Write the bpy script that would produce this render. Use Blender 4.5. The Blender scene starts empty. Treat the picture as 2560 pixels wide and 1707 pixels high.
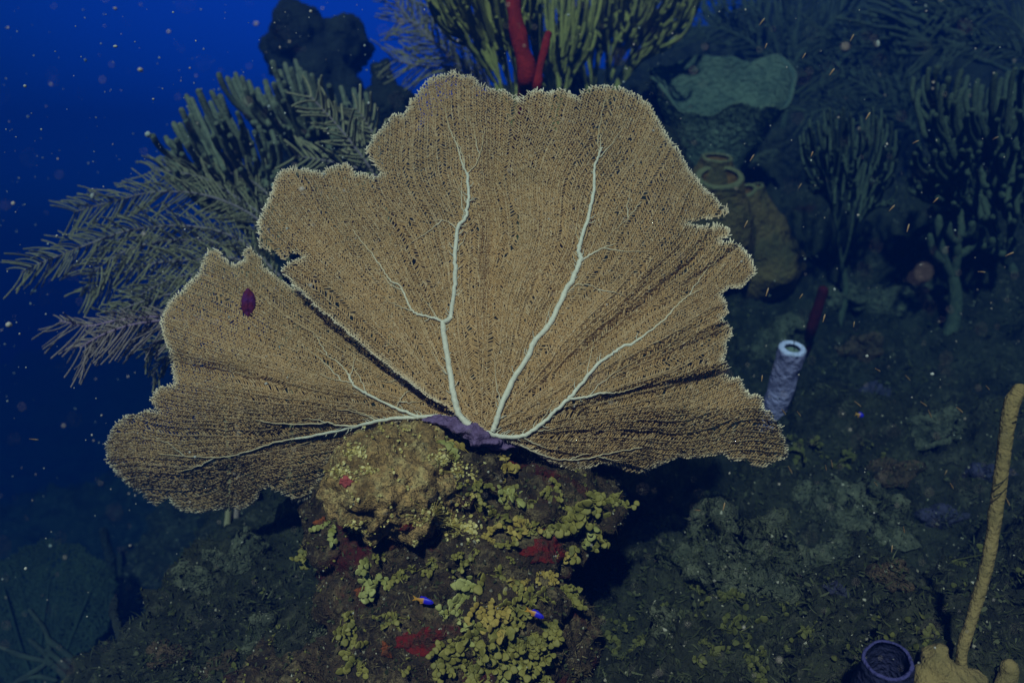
import bpy, math, random
import numpy as np
from mathutils import Vector, Matrix
from mathutils.bvhtree import BVHTree
from mathutils.geometry import delaunay_2d_cdt

random.seed(7)
rng = np.random.default_rng(11)
R = math.radians
C = bpy.context.scene.collection
scene = bpy.context.scene

# ------------------------------------------------------------------ camera, world, sun, exposure
F = 2009.0                       # focal length in photo pixels (2560 wide)
PITCH = 8.0
cam_d = bpy.data.cameras.new('camera')
cam_d.sensor_width = 36.0
cam_d.lens = 36.0 * F / 2560.0
cam_d.clip_start = 0.02
cam_d.clip_end = 200.0
cam_d.dof.use_dof = True
cam_d.dof.focus_distance = 1.33
cam_d.dof.aperture_fstop = 2.8
cam = bpy.data.objects.new('camera', cam_d)
C.objects.link(cam)
cam.location = (0, 0, 0)
cam.rotation_euler = (R(90 - PITCH), 0, 0)
scene.camera = cam

SUN_EL, SUN_AZ = 41.0, 192.0     # azimuth measured clockwise from +Y: behind the camera, a little to the left
world = bpy.data.worlds.new('World')
scene.world = world
world.use_nodes = True
wn = world.node_tree
wn.nodes.clear()
wo = wn.nodes.new('ShaderNodeOutputWorld')
wb = wn.nodes.new('ShaderNodeBackground')
sky = wn.nodes.new('ShaderNodeTexSky')
sky.sky_type = 'NISHITA'
sky.sun_disc = False
sky.sun_elevation = R(SUN_EL)
sky.sun_rotation = R(SUN_AZ)
tint = wn.nodes.new('ShaderNodeMix')          # light that has come down through sea water
tint.data_type = 'RGBA'
tint.blend_type = 'MULTIPLY'
tint.inputs[0].default_value = 1.0
wn.links.new(sky.outputs['Color'], tint.inputs[6])
geo = wn.nodes.new('ShaderNodeTexCoord')
dot = wn.nodes.new('ShaderNodeVectorMath')
dot.operation = 'DOT_PRODUCT'
gd = Vector((-0.16, 0.86, 0.5)).normalized()
dot.inputs[1].default_value = gd
wn.links.new(geo.outputs['Generated'], dot.inputs[0])
ramp = wn.nodes.new('ShaderNodeValToRGB')
e = ramp.color_ramp.elements
e[0].position = 0.0
e[0].color = (0.006, 0.035, 0.14, 1)
e[1].position = 1.0
e[1].color = (0.045, 0.20, 1.10, 1)
m = ramp.color_ramp.elements.new(0.72)
m.color = (0.008, 0.042, 0.25, 1)
m = ramp.color_ramp.elements.new(0.88)
m.color = (0.016, 0.115, 0.55, 1)
wn.links.new(dot.outputs['Value'], ramp.inputs[0])
wn.links.new(ramp.outputs['Color'], tint.inputs[7])
wn.links.new(tint.outputs[2], wb.inputs['Color'])
wb.inputs['Strength'].default_value = 0.15
wn.links.new(wb.outputs[0], wo.inputs['Surface'])

sun_d = bpy.data.lights.new('sun', 'SUN')
sun_d.energy = 4.9
sun_d.angle = R(2.5)
sun_d.color = (1.0, 0.86, 0.69)
sun = bpy.data.objects.new('sun', sun_d)
C.objects.link(sun)
az = R(SUN_AZ)
to_sun = Vector((math.sin(az) * math.cos(R(SUN_EL)), math.cos(az) * math.cos(R(SUN_EL)), math.sin(R(SUN_EL))))
sun.rotation_euler = to_sun.to_track_quat('Z', 'Y').to_euler()
sun.location = to_sun * 20

scene.view_settings.view_transform = 'Standard'
scene.view_settings.look = 'None'
scene.view_settings.exposure = 0.0
scene.view_settings.gamma = 1.0
scene.cycles.volume_bounces = 0
scene.cycles.max_bounces = 6

# ------------------------------------------------------------------ helpers
cp, sp = math.cos(R(PITCH)), math.sin(R(PITCH))

def P(px, py, d):
    """points at photo pixel (2560 x 1707) and depth d (metres along the lens axis); works on arrays"""
    px, py, d = np.broadcast_arrays(np.asarray(px, float), np.asarray(py, float), np.asarray(d, float))
    x = (px - 1280.0) / F * d
    u = -(py - 853.5) / F * d
    return np.stack([x, d * cp + u * sp, -d * sp + u * cp], -1)

def px2m(n, d):
    return n / F * d

def _h(ix, iy, iz, s):
    n = (ix.astype(np.int64) * 374761393 + iy.astype(np.int64) * 668265263 + iz.astype(np.int64) * 2147483647 + s * 974634777) & 0xffffffff
    n = ((n ^ (n >> 13)) * 1274126177) & 0xffffffff
    n = ((n ^ (n >> 16)) * 2246822519) & 0xffffffff
    return ((n ^ (n >> 15)) & 0xffffff) / float(0xffffff)

def noise(p, seed=0):
    p = np.asarray(p, float)
    i = np.floor(p).astype(np.int64)
    f = p - i
    f = f * f * (3 - 2 * f)
    r = 0
    for a in (0, 1):
        for b in (0, 1):
            for c in (0, 1):
                w = (f[..., 0] if a else 1 - f[..., 0]) * (f[..., 1] if b else 1 - f[..., 1]) * (f[..., 2] if c else 1 - f[..., 2])
                r = r + w * _h(i[..., 0] + a, i[..., 1] + b, i[..., 2] + c, seed)
    return r * 2 - 1

def fbm(p, scale, octs=4, seed=0, gain=0.5):
    r, a = 0, 1.0
    p = np.asarray(p, float) * scale
    for k in range(octs):
        r = r + a * noise(p, seed + k * 17)
        p = p * 2.03 + 5.1
        a *= gain
    return r

def mesh(name, V, faces, mat=None, parent=None, base=None, smooth=True, attr=None):
    """links one mesh object; V in world coordinates; with base the object's origin is there"""
    V = np.asarray(V, float)
    b = np.zeros(3) if base is None else np.asarray(base, float)
    me = bpy.data.meshes.new(name)
    if isinstance(faces, np.ndarray):
        k = faces.shape[1]
        nf = len(faces)
        me.vertices.add(len(V))
        me.vertices.foreach_set('co', (V - b).astype(np.float32).ravel())
        me.loops.add(nf * k)
        me.loops.foreach_set('vertex_index', faces.astype(np.int32).ravel())
        me.polygons.add(nf)
        me.polygons.foreach_set('loop_start', np.arange(0, nf * k, k, dtype=np.int32))
        me.update(calc_edges=True)
        me.validate()
    else:
        me.from_pydata((V - b).tolist(), [], faces)
    if smooth:
        me.polygons.foreach_set('use_smooth', np.ones(len(me.polygons), bool))
    if attr is not None:
        for an, av in attr.items():
            at = me.attributes.new(an, 'FLOAT', 'POINT')
            at.data.foreach_set('value', np.asarray(av, np.float32))
    if mat is not None:
        me.materials.append(mat)
    o = bpy.data.objects.new(name, me)
    C.objects.link(o)
    if parent is not None:
        o.parent = parent
    else:
        o.location = b
    return o

def tag(o, label=None, cat=None, group=None, kind=None):
    if label: o['label'] = label
    if cat: o['category'] = cat
    if group: o['group'] = group
    if kind: o['kind'] = kind
    return o

def thing(name, label, cat, base, group=None):
    o = bpy.data.objects.new(name, None)
    C.objects.link(o)
    o.location = tuple(base)
    o.empty_display_size = 0.02
    return tag(o, label, cat, group)

class MB:
    """collects quads and triangles for one mesh"""
    def __init__(s):
        s.V, s.Q, s.n, s.A = [], [], 0, []
    def add(s, V, Q, a=0.0):
        V = np.asarray(V, float)
        s.V.append(V)
        s.Q.append(np.asarray(Q, int) + s.n)
        s.A.append(np.broadcast_to(np.asarray(a, float), (len(V),)))
        s.n += len(V)
    def tube(s, pts, rad, sides=6, a=0.0, wob=0.0, tip=True):
        pts = np.asarray(pts, float)
        n = len(pts)
        rad = np.broadcast_to(np.asarray(rad, float), (n,)).copy()
        if tip and n > 2:                       # rounded end
            d = pts[-1] - pts[-2]
            L = np.linalg.norm(d) + 1e-9
            r = rad[-1]
            pts = np.vstack([pts, pts[-1] + d / L * r * 0.6, pts[-1] + d / L * r * 0.95])
            rad = np.concatenate([rad, [r * 0.75, r * 0.12]])
            n += 2
        t = np.gradient(pts, axis=0)
        t /= np.linalg.norm(t, axis=1, keepdims=True) + 1e-12
        ref = np.array([0.31, -0.9, 0.3])
        if abs(t[0] @ ref) > 0.9: ref = np.array([1.0, 0, 0.2])
        u = ref - t * (t @ ref)[:, None]
        u /= np.linalg.norm(u, axis=1, keepdims=True) + 1e-12
        w = np.cross(t, u)
        th = np.linspace(0, 2 * np.pi, sides, endpoint=False)
        V = pts[:, None] + rad[:, None, None] * (np.cos(th)[None, :, None] * u[:, None] + np.sin(th)[None, :, None] * w[:, None])
        if wob:
            V = V + (V - pts[:, None]) * (wob * noise(V * (0.45 / max(rad.mean(), 1e-4)), 3))[..., None]
        i = np.arange(n - 1)[:, None] * sides + np.arange(sides)[None]
        j = np.arange(n - 1)[:, None] * sides + (np.arange(sides)[None] + 1) % sides
        Q = np.stack([i, j, j + sides, i + sides], -1).reshape(-1, 4)
        s.add(V.reshape(-1, 3), Q, a if np.isscalar(a) else np.repeat(np.resize(a, n), sides))
    def build(s, name, mat, parent=None, base=None, smooth=True):
        V = np.vstack(s.V)
        return mesh(name, V, np.vstack(s.Q), mat, parent, base, smooth, {'tone': np.concatenate(s.A)})

def catmull(pts, per=6):
    p = np.asarray(pts, float)
    if len(p) < 3:
        t = np.linspace(0, 1, per + 1)[:, None]
        return p[0] * (1 - t) + p[-1] * t
    q = np.vstack([2 * p[0] - p[1], p, 2 * p[-1] - p[-2]])
    out = []
    for i in range(1, len(q) - 2):
        t = np.linspace(0, 1, per, endpoint=False)[:, None]
        a, b, c, d = q[i - 1], q[i], q[i + 1], q[i + 2]
        out.append(0.5 * ((2 * b) + (c - a) * t + (2 * a - 5 * b + 4 * c - d) * t ** 2 + (3 * b - a - 3 * c + d) * t ** 3))
    out.append(p[-1][None])
    return np.vstack(out)

# ------------------------------------------------------------------ materials
def nt_new(name):
    mt = bpy.data.materials.new(name)
    mt.use_nodes = True
    nt = mt.node_tree
    b = nt.nodes['Principled BSDF']
    b.inputs['Roughness'].default_value = 0.85
    b.inputs['Specular IOR Level'].default_value = 0.12
    return mt, nt, b

def N(nt, t, **kw):
    n = nt.nodes.new(t)
    for k, v in kw.items():
        if k.startswith('i_'): n.inputs[k[2:].replace('_', ' ')].default_value = v
        else: setattr(n, k, v)
    return n

def rgba(c): return (c[0], c[1], c[2], 1.0)

def mixc(nt, fac, a, b, blend='MIX'):
    n = N(nt, 'ShaderNodeMix', data_type='RGBA', blend_type=blend)
    for sock, v in ((0, fac), (6, a), (7, b)):
        if isinstance(v, (int, float)): n.inputs[sock].default_value = v
        elif isinstance(v, tuple): n.inputs[sock].default_value = rgba(v)
        else: nt.links.new(v, n.inputs[sock])
    return n.outputs[2]

def nz(nt, scale, detail=4, rough=0.6, co=None, dist=0.0):
    n = N(nt, 'ShaderNodeTexNoise')
    n.inputs['Scale'].default_value = scale
    n.inputs['Detail'].default_value = detail
    n.inputs['Roughness'].default_value = rough
    n.inputs['Distortion'].default_value = dist
    if co is not None: nt.links.new(co, n.inputs['Vector'])
    return n.outputs['Fac']

def step(nt, v, lo, hi):
    n = N(nt, 'ShaderNodeMapRange', interpolation_type='SMOOTHSTEP')
    n.inputs['From Min'].default_value = lo
    n.inputs['From Max'].default_value = hi
    nt.links.new(v, n.inputs['Value'])
    return n.outputs['Result']

def bump(nt, b, h, strength, dist):
    n = N(nt, 'ShaderNodeBump')
    n.inputs['Strength'].default_value = strength
    n.inputs['Distance'].default_value = dist
    nt.links.new(h, n.inputs['Height'])
    nt.links.new(n.outputs[0], b.inputs['Normal'])

def gpos(nt):
    return N(nt, 'ShaderNodeTexCoord').outputs['Object']

def plain(name, c1, c2, scale=60, bscale=300, bd=0.002, tone=None, rough=0.85, spec=0.12):
    """two-colour mottled surface with a fine bump; tone: colour taken where the 'tone' attribute is 1"""
    mt, nt, b = nt_new(name)
    co = gpos(nt)
    col = mixc(nt, step(nt, nz(nt, scale, 4, 0.65, co), 0.35, 0.65), c1, c2)
    if tone is not None:
        a = N(nt, 'ShaderNodeAttribute', attribute_name='tone').outputs['Fac']
        col = mixc(nt, a, col, tone)
    nt.links.new(col, b.inputs['Base Color'])
    bump(nt, b, nz(nt, bscale, 3, 0.6, co), 0.8, bd)
    b.inputs['Roughness'].default_value = rough
    b.inputs['Specular IOR Level'].default_value = spec
    return mt

def reef_mat(name, dark, mid, light, red, sc=1.0, redlo=0.62, lightlo=0.6):
    mt, nt, b = nt_new(name)
    co = gpos(nt)
    n1 = nz(nt, 9 * sc, 6, 0.7, co, 0.6)
    n2 = nz(nt, 34 * sc, 5, 0.7, co, 0.4)
    n3 = nz(nt, 5.3 * sc, 4, 0.6, co, 0.8)
    n4 = nz(nt, 120 * sc, 3, 0.7, co)
    col = mixc(nt, step(nt, n1, 0.38, 0.62), dark, mid)
    col = mixc(nt, step(nt, n2, lightlo - 0.08, lightlo + 0.1), col, light)
    col = mixc(nt, step(nt, n3, redlo, redlo + 0.07), col, red)
    v = N(nt, 'ShaderNodeTexVoronoi')
    v.inputs['Scale'].default_value = 70 * sc
    nt.links.new(co, v.inputs['Vector'])
    spk = step(nt, v.outputs['Distance'], 0.17, 0.10)
    rnd = step(nt, v.outputs['Color'], 0.72, 0.80)
    mul = N(nt, 'ShaderNodeMath', operation='MULTIPLY')
    nt.links.new(spk, mul.inputs[0]); nt.links.new(rnd, mul.inputs[1])
    col = mixc(nt, mul.outputs[0], col, (0.42, 0.38, 0.26))
    col = mixc(nt, step(nt, n4, 0.35, 0.65), mixc(nt, 0.55, col, (0.02, 0.02, 0.015)), col)
    nt.links.new(col, b.inputs['Base Color'])
    h = N(nt, 'ShaderNodeMath', operation='ADD')
    nt.links.new(n2, h.inputs[0]); nt.links.new(n4, h.inputs[1])
    bump(nt, b, h.outputs[0], 0.9, 0.012)
    return mt

M = {}
# sea fan net: tan, with the young pale tips at the growing margin
mt, nt, b = nt_new('fan_net')
co = gpos(nt)
col = mixc(nt, step(nt, nz(nt, 9, 4, 0.6, co), 0.35, 0.68), (0.435, 0.25, 0.104), (0.355, 0.21, 0.088))
col = mixc(nt, step(nt, nz(nt, 60, 3, 0.6, co), 0.52, 0.72), col, (0.48, 0.30, 0.14))
a = N(nt, 'ShaderNodeAttribute', attribute_name='tone').outputs['Fac']
col = mixc(nt, a, col, (0.90, 0.76, 0.54))
nt.links.new(col, b.inputs['Base Color'])
M['fan_net'] = mt
M['vein'] = plain('fan_vein', (0.70, 0.64, 0.50), (0.56, 0.52, 0.41), 150, 700, 0.001, tone=(0.55, 0.37, 0.18))
M['holdfast'] = plain('holdfast', (0.17, 0.11, 0.22), (0.10, 0.06, 0.12), 60, 90, 0.01, tone=None)
M['scar'] = plain('fan_scar', (0.10, 0.012, 0.035), (0.07, 0.015, 0.10), 70, 300, 0.002)
M['small_net'] = plain('small_fan_net', (0.036, 0.05, 0.03), (0.026, 0.036, 0.024), 20, 200)
M['rock'] = reef_mat('reef_rock', (0.024, 0.015, 0.011), (0.085, 0.052, 0.028), (0.20, 0.145, 0.07), (0.075, 0.011, 0.011), 1.0, 0.54, 0.56)
M['dome'] = reef_mat('tan_boulder', (0.22, 0.13, 0.045), (0.52, 0.32, 0.125), (0.52, 0.38, 0.16), (0.30, 0.11, 0.07), 1.0, 0.66, 0.55)
M['slope'] = reef_mat('reef_slope', (0.014, 0.016, 0.010), (0.040, 0.043, 0.024), (0.08, 0.078, 0.048), (0.036, 0.016, 0.013), 0.9, 0.68, 0.58)
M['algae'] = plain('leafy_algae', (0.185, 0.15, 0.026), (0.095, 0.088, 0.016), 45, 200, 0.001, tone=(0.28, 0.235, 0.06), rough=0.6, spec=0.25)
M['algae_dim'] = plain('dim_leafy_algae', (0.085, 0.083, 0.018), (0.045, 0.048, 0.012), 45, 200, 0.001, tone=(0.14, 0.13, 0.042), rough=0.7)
M['algae_pale'] = plain('pale_algae', (0.24, 0.22, 0.05), (0.15, 0.145, 0.03), 60, 200, 0.001, tone=(0.40, 0.38, 0.14), rough=0.6, spec=0.25)
M['algae_gold'] = plain('gold_algae', (0.31, 0.205, 0.042), (0.21, 0.145, 0.03), 60, 200, 0.001, tone=(0.42, 0.31, 0.09))
M['beads'] = plain('bead_algae', (0.42, 0.31, 0.07), (0.26, 0.20, 0.042), 60, 200, 0.001, tone=(0.70, 0.60, 0.28), rough=0.5, spec=0.4)
M['turf'] = plain('turf', (0.045, 0.032, 0.018), (0.075, 0.05, 0.022), 20, 200, 0.001, tone=(0.17, 0.13, 0.065))
M['turf_green'] = plain('turf_green', (0.020, 0.025, 0.010), (0.040, 0.045, 0.016), 12, 200, 0.001, tone=(0.085, 0.087, 0.044))
M['rubble'] = plain('rubble', (0.20, 0.175, 0.12), (0.11, 0.095, 0.065), 40, 200, 0.002, tone=(0.40, 0.36, 0.28))
M['rod'] = plain('sea_rod', (0.32, 0.28, 0.075), (0.21, 0.20, 0.06), 60, 260, 0.004)
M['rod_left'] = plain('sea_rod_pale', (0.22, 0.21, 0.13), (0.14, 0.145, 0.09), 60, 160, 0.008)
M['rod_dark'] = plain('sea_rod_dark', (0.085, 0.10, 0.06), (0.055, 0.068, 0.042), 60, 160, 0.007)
M['plume'] = plain('sea_plume', (0.36, 0.29, 0.16), (0.26, 0.22, 0.12), 25, 400, 0.002, tone=(0.26, 0.19, 0.20))
M['plume_violet'] = plain('violet_plume', (0.36, 0.25, 0.21), (0.28, 0.20, 0.17), 25, 400, 0.002, tone=(0.30, 0.18, 0.27))
M['red_rope'] = plain('red_rope_sponge', (0.29, 0.017, 0.012), (0.17, 0.010, 0.008), 30, 160, 0.006)
M['dark_red'] = plain('dark_red_sponge', (0.07, 0.007, 0.010), (0.04, 0.005, 0.007), 30, 160, 0.006)
M['crust_red'] = plain('red_crust', (0.14, 0.010, 0.008), (0.045, 0.022, 0.014), 55, 90, 0.016)
M['crust_orange'] = plain('orange_crust', (0.24, 0.06, 0.016), (0.07, 0.03, 0.016), 55, 90, 0.014)
M['crust_pink'] = plain('pink_crust', (0.36, 0.07, 0.06), (0.24, 0.05, 0.05), 50, 180, 0.004)
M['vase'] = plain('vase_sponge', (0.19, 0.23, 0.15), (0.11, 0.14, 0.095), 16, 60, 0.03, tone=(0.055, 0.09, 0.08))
M['tube'] = plain('brown_tube_sponge', (0.17, 0.105, 0.035), (0.09, 0.07, 0.026), 9, 40, 0.03, tone=(0.17, 0.15, 0.07))
M['tube_in'] = plain('tube_lining', (0.40, 0.20, 0.05), (0.28, 0.14, 0.04), 20, 60, 0.015)
M['lavender'] = plain('lavender_sponge', (0.42, 0.34, 0.56), (0.30, 0.24, 0.40), 22, 60, 0.02, tone=(0.66, 0.62, 0.86))
M['lav_in'] = plain('lavender_lining', (0.42, 0.46, 0.36), (0.30, 0.35, 0.26), 30, 120, 0.004)
M['blue_vase'] = plain('blue_vase_sponge', (0.028, 0.028, 0.075), (0.018, 0.02, 0.05), 16, 70, 0.02, tone=(0.05, 0.048, 0.15))
M['black'] = plain('dark_sponge', (0.030, 0.034, 0.026), (0.016, 0.018, 0.016), 8, 60, 0.03)
M['whip'] = plain('yellow_rope', (0.24, 0.175, 0.07), (0.15, 0.118, 0.048), 22, 120, 0.010)
M['violet_lump'] = plain('violet_sponge', (0.05, 0.045, 0.085), (0.03, 0.03, 0.05), 20, 100, 0.01)
M['head'] = plain('coral_head', (0.12, 0.12, 0.075), (0.05, 0.055, 0.035), 22, 110, 0.02)
M['head_brown'] = plain('brown_coral_head', (0.11, 0.07, 0.04), (0.045, 0.034, 0.02), 26, 90, 0.025)
M['dead_branch'] = plain('branching_coral', (0.045, 0.058, 0.042), (0.03, 0.038, 0.03), 30, 160, 0.004)
M['speck'] = plain('drifting_speck', (0.50, 0.47, 0.40), (0.36, 0.34, 0.30), 30, 60, 0.001)
M['eye'] = plain('fish_eye', (0.01, 0.01, 0.01), (0.01, 0.01, 0.012), 30, 60, 0.0, rough=0.2, spec=0.5)
M['fish_fin'] = plain('yellow_fin', (0.50, 0.24, 0.03), (0.42, 0.2, 0.025), 30, 60, 0.0005)
M['tiny_fish'] = plain('tiny_fish', (0.30, 0.155, 0.055), (0.22, 0.115, 0.04), 90, 300, 0.0005, tone=(0.40, 0.30, 0.18), rough=0.4, spec=0.4)
mt, nt, b = nt_new('fish_body')           # blue front half, golden rear half: the fish's own pattern
at = N(nt, 'ShaderNodeAttribute', attribute_name='tone').outputs['Fac']
col = mixc(nt, step(nt, at, 0.42, 0.52), (0.02, 0.014, 0.50), (0.45, 0.20, 0.03))
nt.links.new(col, b.inputs['Base Color'])
b.inputs['Roughness'].default_value = 0.45
b.inputs['Specular IOR Level'].default_value = 0.4
M['fish_body'] = mt

# ------------------------------------------------------------------ the sea water itself
WX, WY, WZ = (-11, 11), (-0.15, 16), (-8.5, 2.2)
wv = [(x, y, z) for x in WX for y in WY for z in WZ]
haze = mesh('haze', wv, [(0, 1, 3, 2), (4, 6, 7, 5), (0, 4, 5, 1), (2, 3, 7, 6), (0, 2, 6, 4), (1, 5, 7, 3)], smooth=False)
tag(haze, kind='stuff')
mt = bpy.data.materials.new('sea_water')
mt.use_nodes = True
nt = mt.node_tree
nt.nodes.clear()
out = nt.nodes.new('ShaderNodeOutputMaterial')
pv = nt.nodes.new('ShaderNodeVolumePrincipled')
pv.inputs['Color'].default_value = (0.002, 0.030, 0.175, 1)
pv.inputs['Absorption Color'].default_value = (0.05, 0.34, 0.62, 1)
pv.inputs['Density'].default_value = 0.36
pv.inputs['Anisotropy'].default_value = 0.2
nt.links.new(pv.outputs[0], out.inputs['Volume'])
haze.data.materials.append(mt)

# ------------------------------------------------------------------ sea bed
ctrl = np.array([
    (1630, 1707, 1.42), (2070, 1707, 1.32), (2560, 1707, 1.27), (1690, 1360, 1.90), (2070, 1360, 1.78), (2500, 1360, 1.72),
    (1700, 1200, 2.30), (2070, 1030, 2.3), (2500, 980, 2.25), (1900, 780, 2.9), (2180, 700, 2.9), (2560, 650, 2.8),
    (2010, 420, 3.6), (2560, 330, 3.5), (2290, 60, 4.5), (2560, 20, 4.3), (1800, 360, 3.7), (2800, 1200, 1.8), (2900, 300, 3.2),
    (1300, 420, 2.9), (1640, 215, 4.4), (1590, 150, 5.2), (1120, 290, 3.4), (1010, 370, 3.3), (1260, 270, 3.3), (1520, 360, 2.95), (1650, 330, 3.1), (1300, 900, 2.5), (1300, 1200, 2.2), (1000, 640, 2.8), (700, 760, 2.55),
    (500, 1500, 2.5), (330, 1420, 4.0), (150, 1620, 3.0), (0, 1760, 2.6), (600, 1420, 2.6), (400, 1640, 1.8), (700, 1480, 1.62),
    (900, 1720, 1.38), (1200, 1760, 1.40), (250, 1300, 4.2), (100, 1260, 6.0), (0, 1230, 8.5), (600, 1180, 6.5), (900, 900, 7.0),
    (1200, 640, 6.5), (1600, 300, 6.5), (2200, 0, 7.5), (-600, 1500, 4.5), (1000, 2300, 1.1), (2000, 2300, 1.0), (300, 2300, 1.3),
    (800, 700, 12), (1600, 500, 12), (2400, 200, 12), (-400, 1100, 12)], float)
cw = P(ctrl[:, 0], ctrl[:, 1], ctrl[:, 2])

def tps_fit(xy, z, lam=0.02):
    d = np.linalg.norm(xy[:, None] - xy[None], axis=-1)
    K = np.where(d > 0, d * d * np.log(d + 1e-12), 0) + lam * np.eye(len(xy))
    Q = np.hstack([np.ones((len(xy), 1)), xy])
    A = np.block([[K, Q], [Q.T, np.zeros((3, 3))]])
    return np.linalg.solve(A, np.concatenate([z, np.zeros(3)]))

tps_w = tps_fit(cw[:, :2], cw[:, 2])

def ground_z(x, y):
    x, y = np.asarray(x, float), np.asarray(y, float)
    r = tps_w[-3] + tps_w[-2] * x + tps_w[-1] * y
    for k in range(len(cw)):
        d2 = (x - cw[k, 0]) ** 2 + (y - cw[k, 1]) ** 2
        r = r + tps_w[k] * 0.5 * d2 * np.log(d2 + 1e-12)
    return np.clip(r, -6.5, 1.9)

gu = np.linspace(-1, 1, 560)
gx = np.sign(gu) * (1.6 * np.abs(gu) + 7.4 * np.abs(gu) ** 3)
gv = np.linspace(0, 1, 560)
gy = 0.35 + 4.2 * gv + 10.0 * gv ** 3.5
X, Y = np.meshgrid(gx, gy, indexing='ij')
Z = ground_z(X, Y)
G = np.stack([X, Y, Z], -1)
dn = np.cross(np.gradient(G, axis=0), np.gradient(G, axis=1))
dn /= np.linalg.norm(dn, axis=-1, keepdims=True)
lump = fbm(G, 4.5, 5, 5, 0.55)
knob = 1 - np.abs(fbm(G, 13, 3, 9, 0.5))
disp = 0.085 * lump + 0.055 * knob + 0.018 * fbm(G, 45, 2, 31)
G = G + dn * disp[..., None]
nx, ny = X.shape
idx = np.arange(nx * ny).reshape(nx, ny)
Q = np.stack([idx[:-1, :-1], idx[1:, :-1], idx[1:, 1:], idx[:-1, 1:]], -1).reshape(-1, 4)
GV = G.reshape(-1, 3)
seabed = tag(mesh('seabed', GV, Q, M['slope']), kind='structure')
bvh_ground = BVHTree.FromPolygons(GV.tolist(), Q.tolist())

# ------------------------------------------------------------------ the rock that carries the sea fan
def lumps_mesh(lumps, voxel, amp, seed, scales=(11, 30, 80)):
    """union of ellipsoids (px, py, depth, rx px, ry px, rz m) -> remeshed, roughened surface"""
    V, Fc, n = [], [], 0
    nu, nvv = 28, 16
    for (px, py, d, rx, ry, rz) in lumps:
        c = P(px, py, d)
        th = np.linspace(0, 2 * np.pi, nu, endpoint=False)
        ph = np.linspace(0, np.pi, nvv + 1)[1:-1]
        ring = np.stack([np.cos(th)[None] * np.sin(ph)[:, None], np.sin(th)[None] * np.sin(ph)[:, None], np.cos(ph)[:, None] * np.ones(nu)[None]], -1).reshape(-1, 3)
        v = np.vstack([ring, [[0, 0, 1]], [[0, 0, -1]]]) * np.array([px2m(rx, d), rz, px2m(ry, d)]) + c
        V.append(v)
        L = nvv - 1
        for i in range(L - 1):
            for j in range(nu):
                Fc.append((n + i * nu + j, n + (i + 1) * nu + j, n + (i + 1) * nu + (j + 1) % nu, n + i * nu + (j + 1) % nu))
        for j in range(nu):
            Fc.append((n + L * nu, n + j, n + (j + 1) % nu))
            Fc.append((n + L * nu + 1, n + (L - 1) * nu + (j + 1) % nu, n + (L - 1) * nu + j))
        n += len(v)
    me = bpy.data.meshes.new('tmp')
    me.from_pydata(np.vstack(V).tolist(), [], Fc)
    o = bpy.data.objects.new('tmp', me)
    C.objects.link(o)
    md = o.modifiers.new('r', 'REMESH')
    md.mode = 'VOXEL'
    md.voxel_size = voxel
    sm = o.modifiers.new('s', 'SMOOTH')
    sm.iterations = 4
    dg = bpy.context.evaluated_depsgraph_get()
    m2 = bpy.data.meshes.new_from_object(o.evaluated_get(dg))
    bpy.data.objects.remove(o)
    bpy.data.meshes.remove(me)
    v = np.empty(len(m2.vertices) * 3, np.float32)
    m2.vertices.foreach_get('co', v)
    nn = np.empty(len(m2.vertices) * 3, np.float32)
    m2.vertices.foreach_get('normal', nn)
    v, nn = v.reshape(-1, 3).astype(float), nn.reshape(-1, 3)
    faces = [tuple(p.vertices) for p in m2.polygons]
    bpy.data.meshes.remove(m2)
    d = sum(a * fbm(v, s, 3, seed + 7 * k) for k, (a, s) in enumerate(zip(amp, scales)))
    return v + nn * d[:, None], faces

rock_l = [(1170, 1175, 1.44, 150, 100, .13), (1330, 1235, 1.43, 190, 95, .13), (1485, 1265, 1.44, 85, 65, .09), (1090, 1370, 1.47, 300, 170, .15),
          (1270, 1330, 1.42, 215, 130, .14), (1150, 1570, 1.40, 330, 190, .16), (1265, 1500, 1.34, 140, 110, .11), (850, 1330, 1.45, 85, 110, .09),
          (1000, 1770, 1.40, 450, 210, .25), (930, 1480, 1.42, 130, 110, .10)]
rv, rf = lumps_mesh(rock_l, 0.006, (0.018, 0.011, 0.006), 40)
rbase = P(1150, 1800, 1.42)
rock = tag(mesh('reef_rock', rv, rf, M['rock'], base=rbase), 'dark craggy rock pillar crusted in red and green that carries the big sea fan', 'rock')
dome_l = [(965, 1198, 1.36, 152, 118, .13), (1060, 1160, 1.38, 120, 100, .12), (1020, 1260, 1.35, 110, 70, .09), (880, 1190, 1.37, 70, 60, .09)]
dv, df = lumps_mesh(dome_l, 0.005, (0.014, 0.011, 0.006), 80, (13, 36, 95))
tag(mesh('boulder_coral', dv, df, M['dome'], base=P(980, 1290, 1.40)), 'rounded tan boulder coral bulging out under the left side of the fan base', 'boulder coral')

nr = len(rv)
allF = [list(f) for f in rf] + [[i + nr for i in f] for f in df]
RV = np.vstack([rv, dv])
bvh_rock = BVHTree.FromPolygons(RV.tolist(), allF)

def cast(px, py, which='rock'):
    d = Vector(P(px, py, 1.0)).normalized()
    best = None
    trees = {'rock': (bvh_rock,), 'ground': (bvh_ground,), 'both': (bvh_rock, bvh_ground)}[which]
    for tr in trees:
        h = tr.ray_cast(Vector((0, 0, 0)), d)
        if h[0] is not None and (best is None or h[3] < best[3]): best = h
    if best is None:
        return None
    n = np.array(best[1])
    p = np.array(best[0])
    if n @ p > 0: n = -n
    return p, n

def footing(p):
    """point on the sea bed a little below the surface under world point p"""
    h = bvh_ground.ray_cast(Vector((p[0], p[1], 3.0)), Vector((0, 0, -1)))
    z = h[0][2] if h[0] is not None else p[2] - 0.3
    return np.array([p[0], p[1] + 0.01, min(z - 0.03, p[2] - 0.02)])

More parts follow.
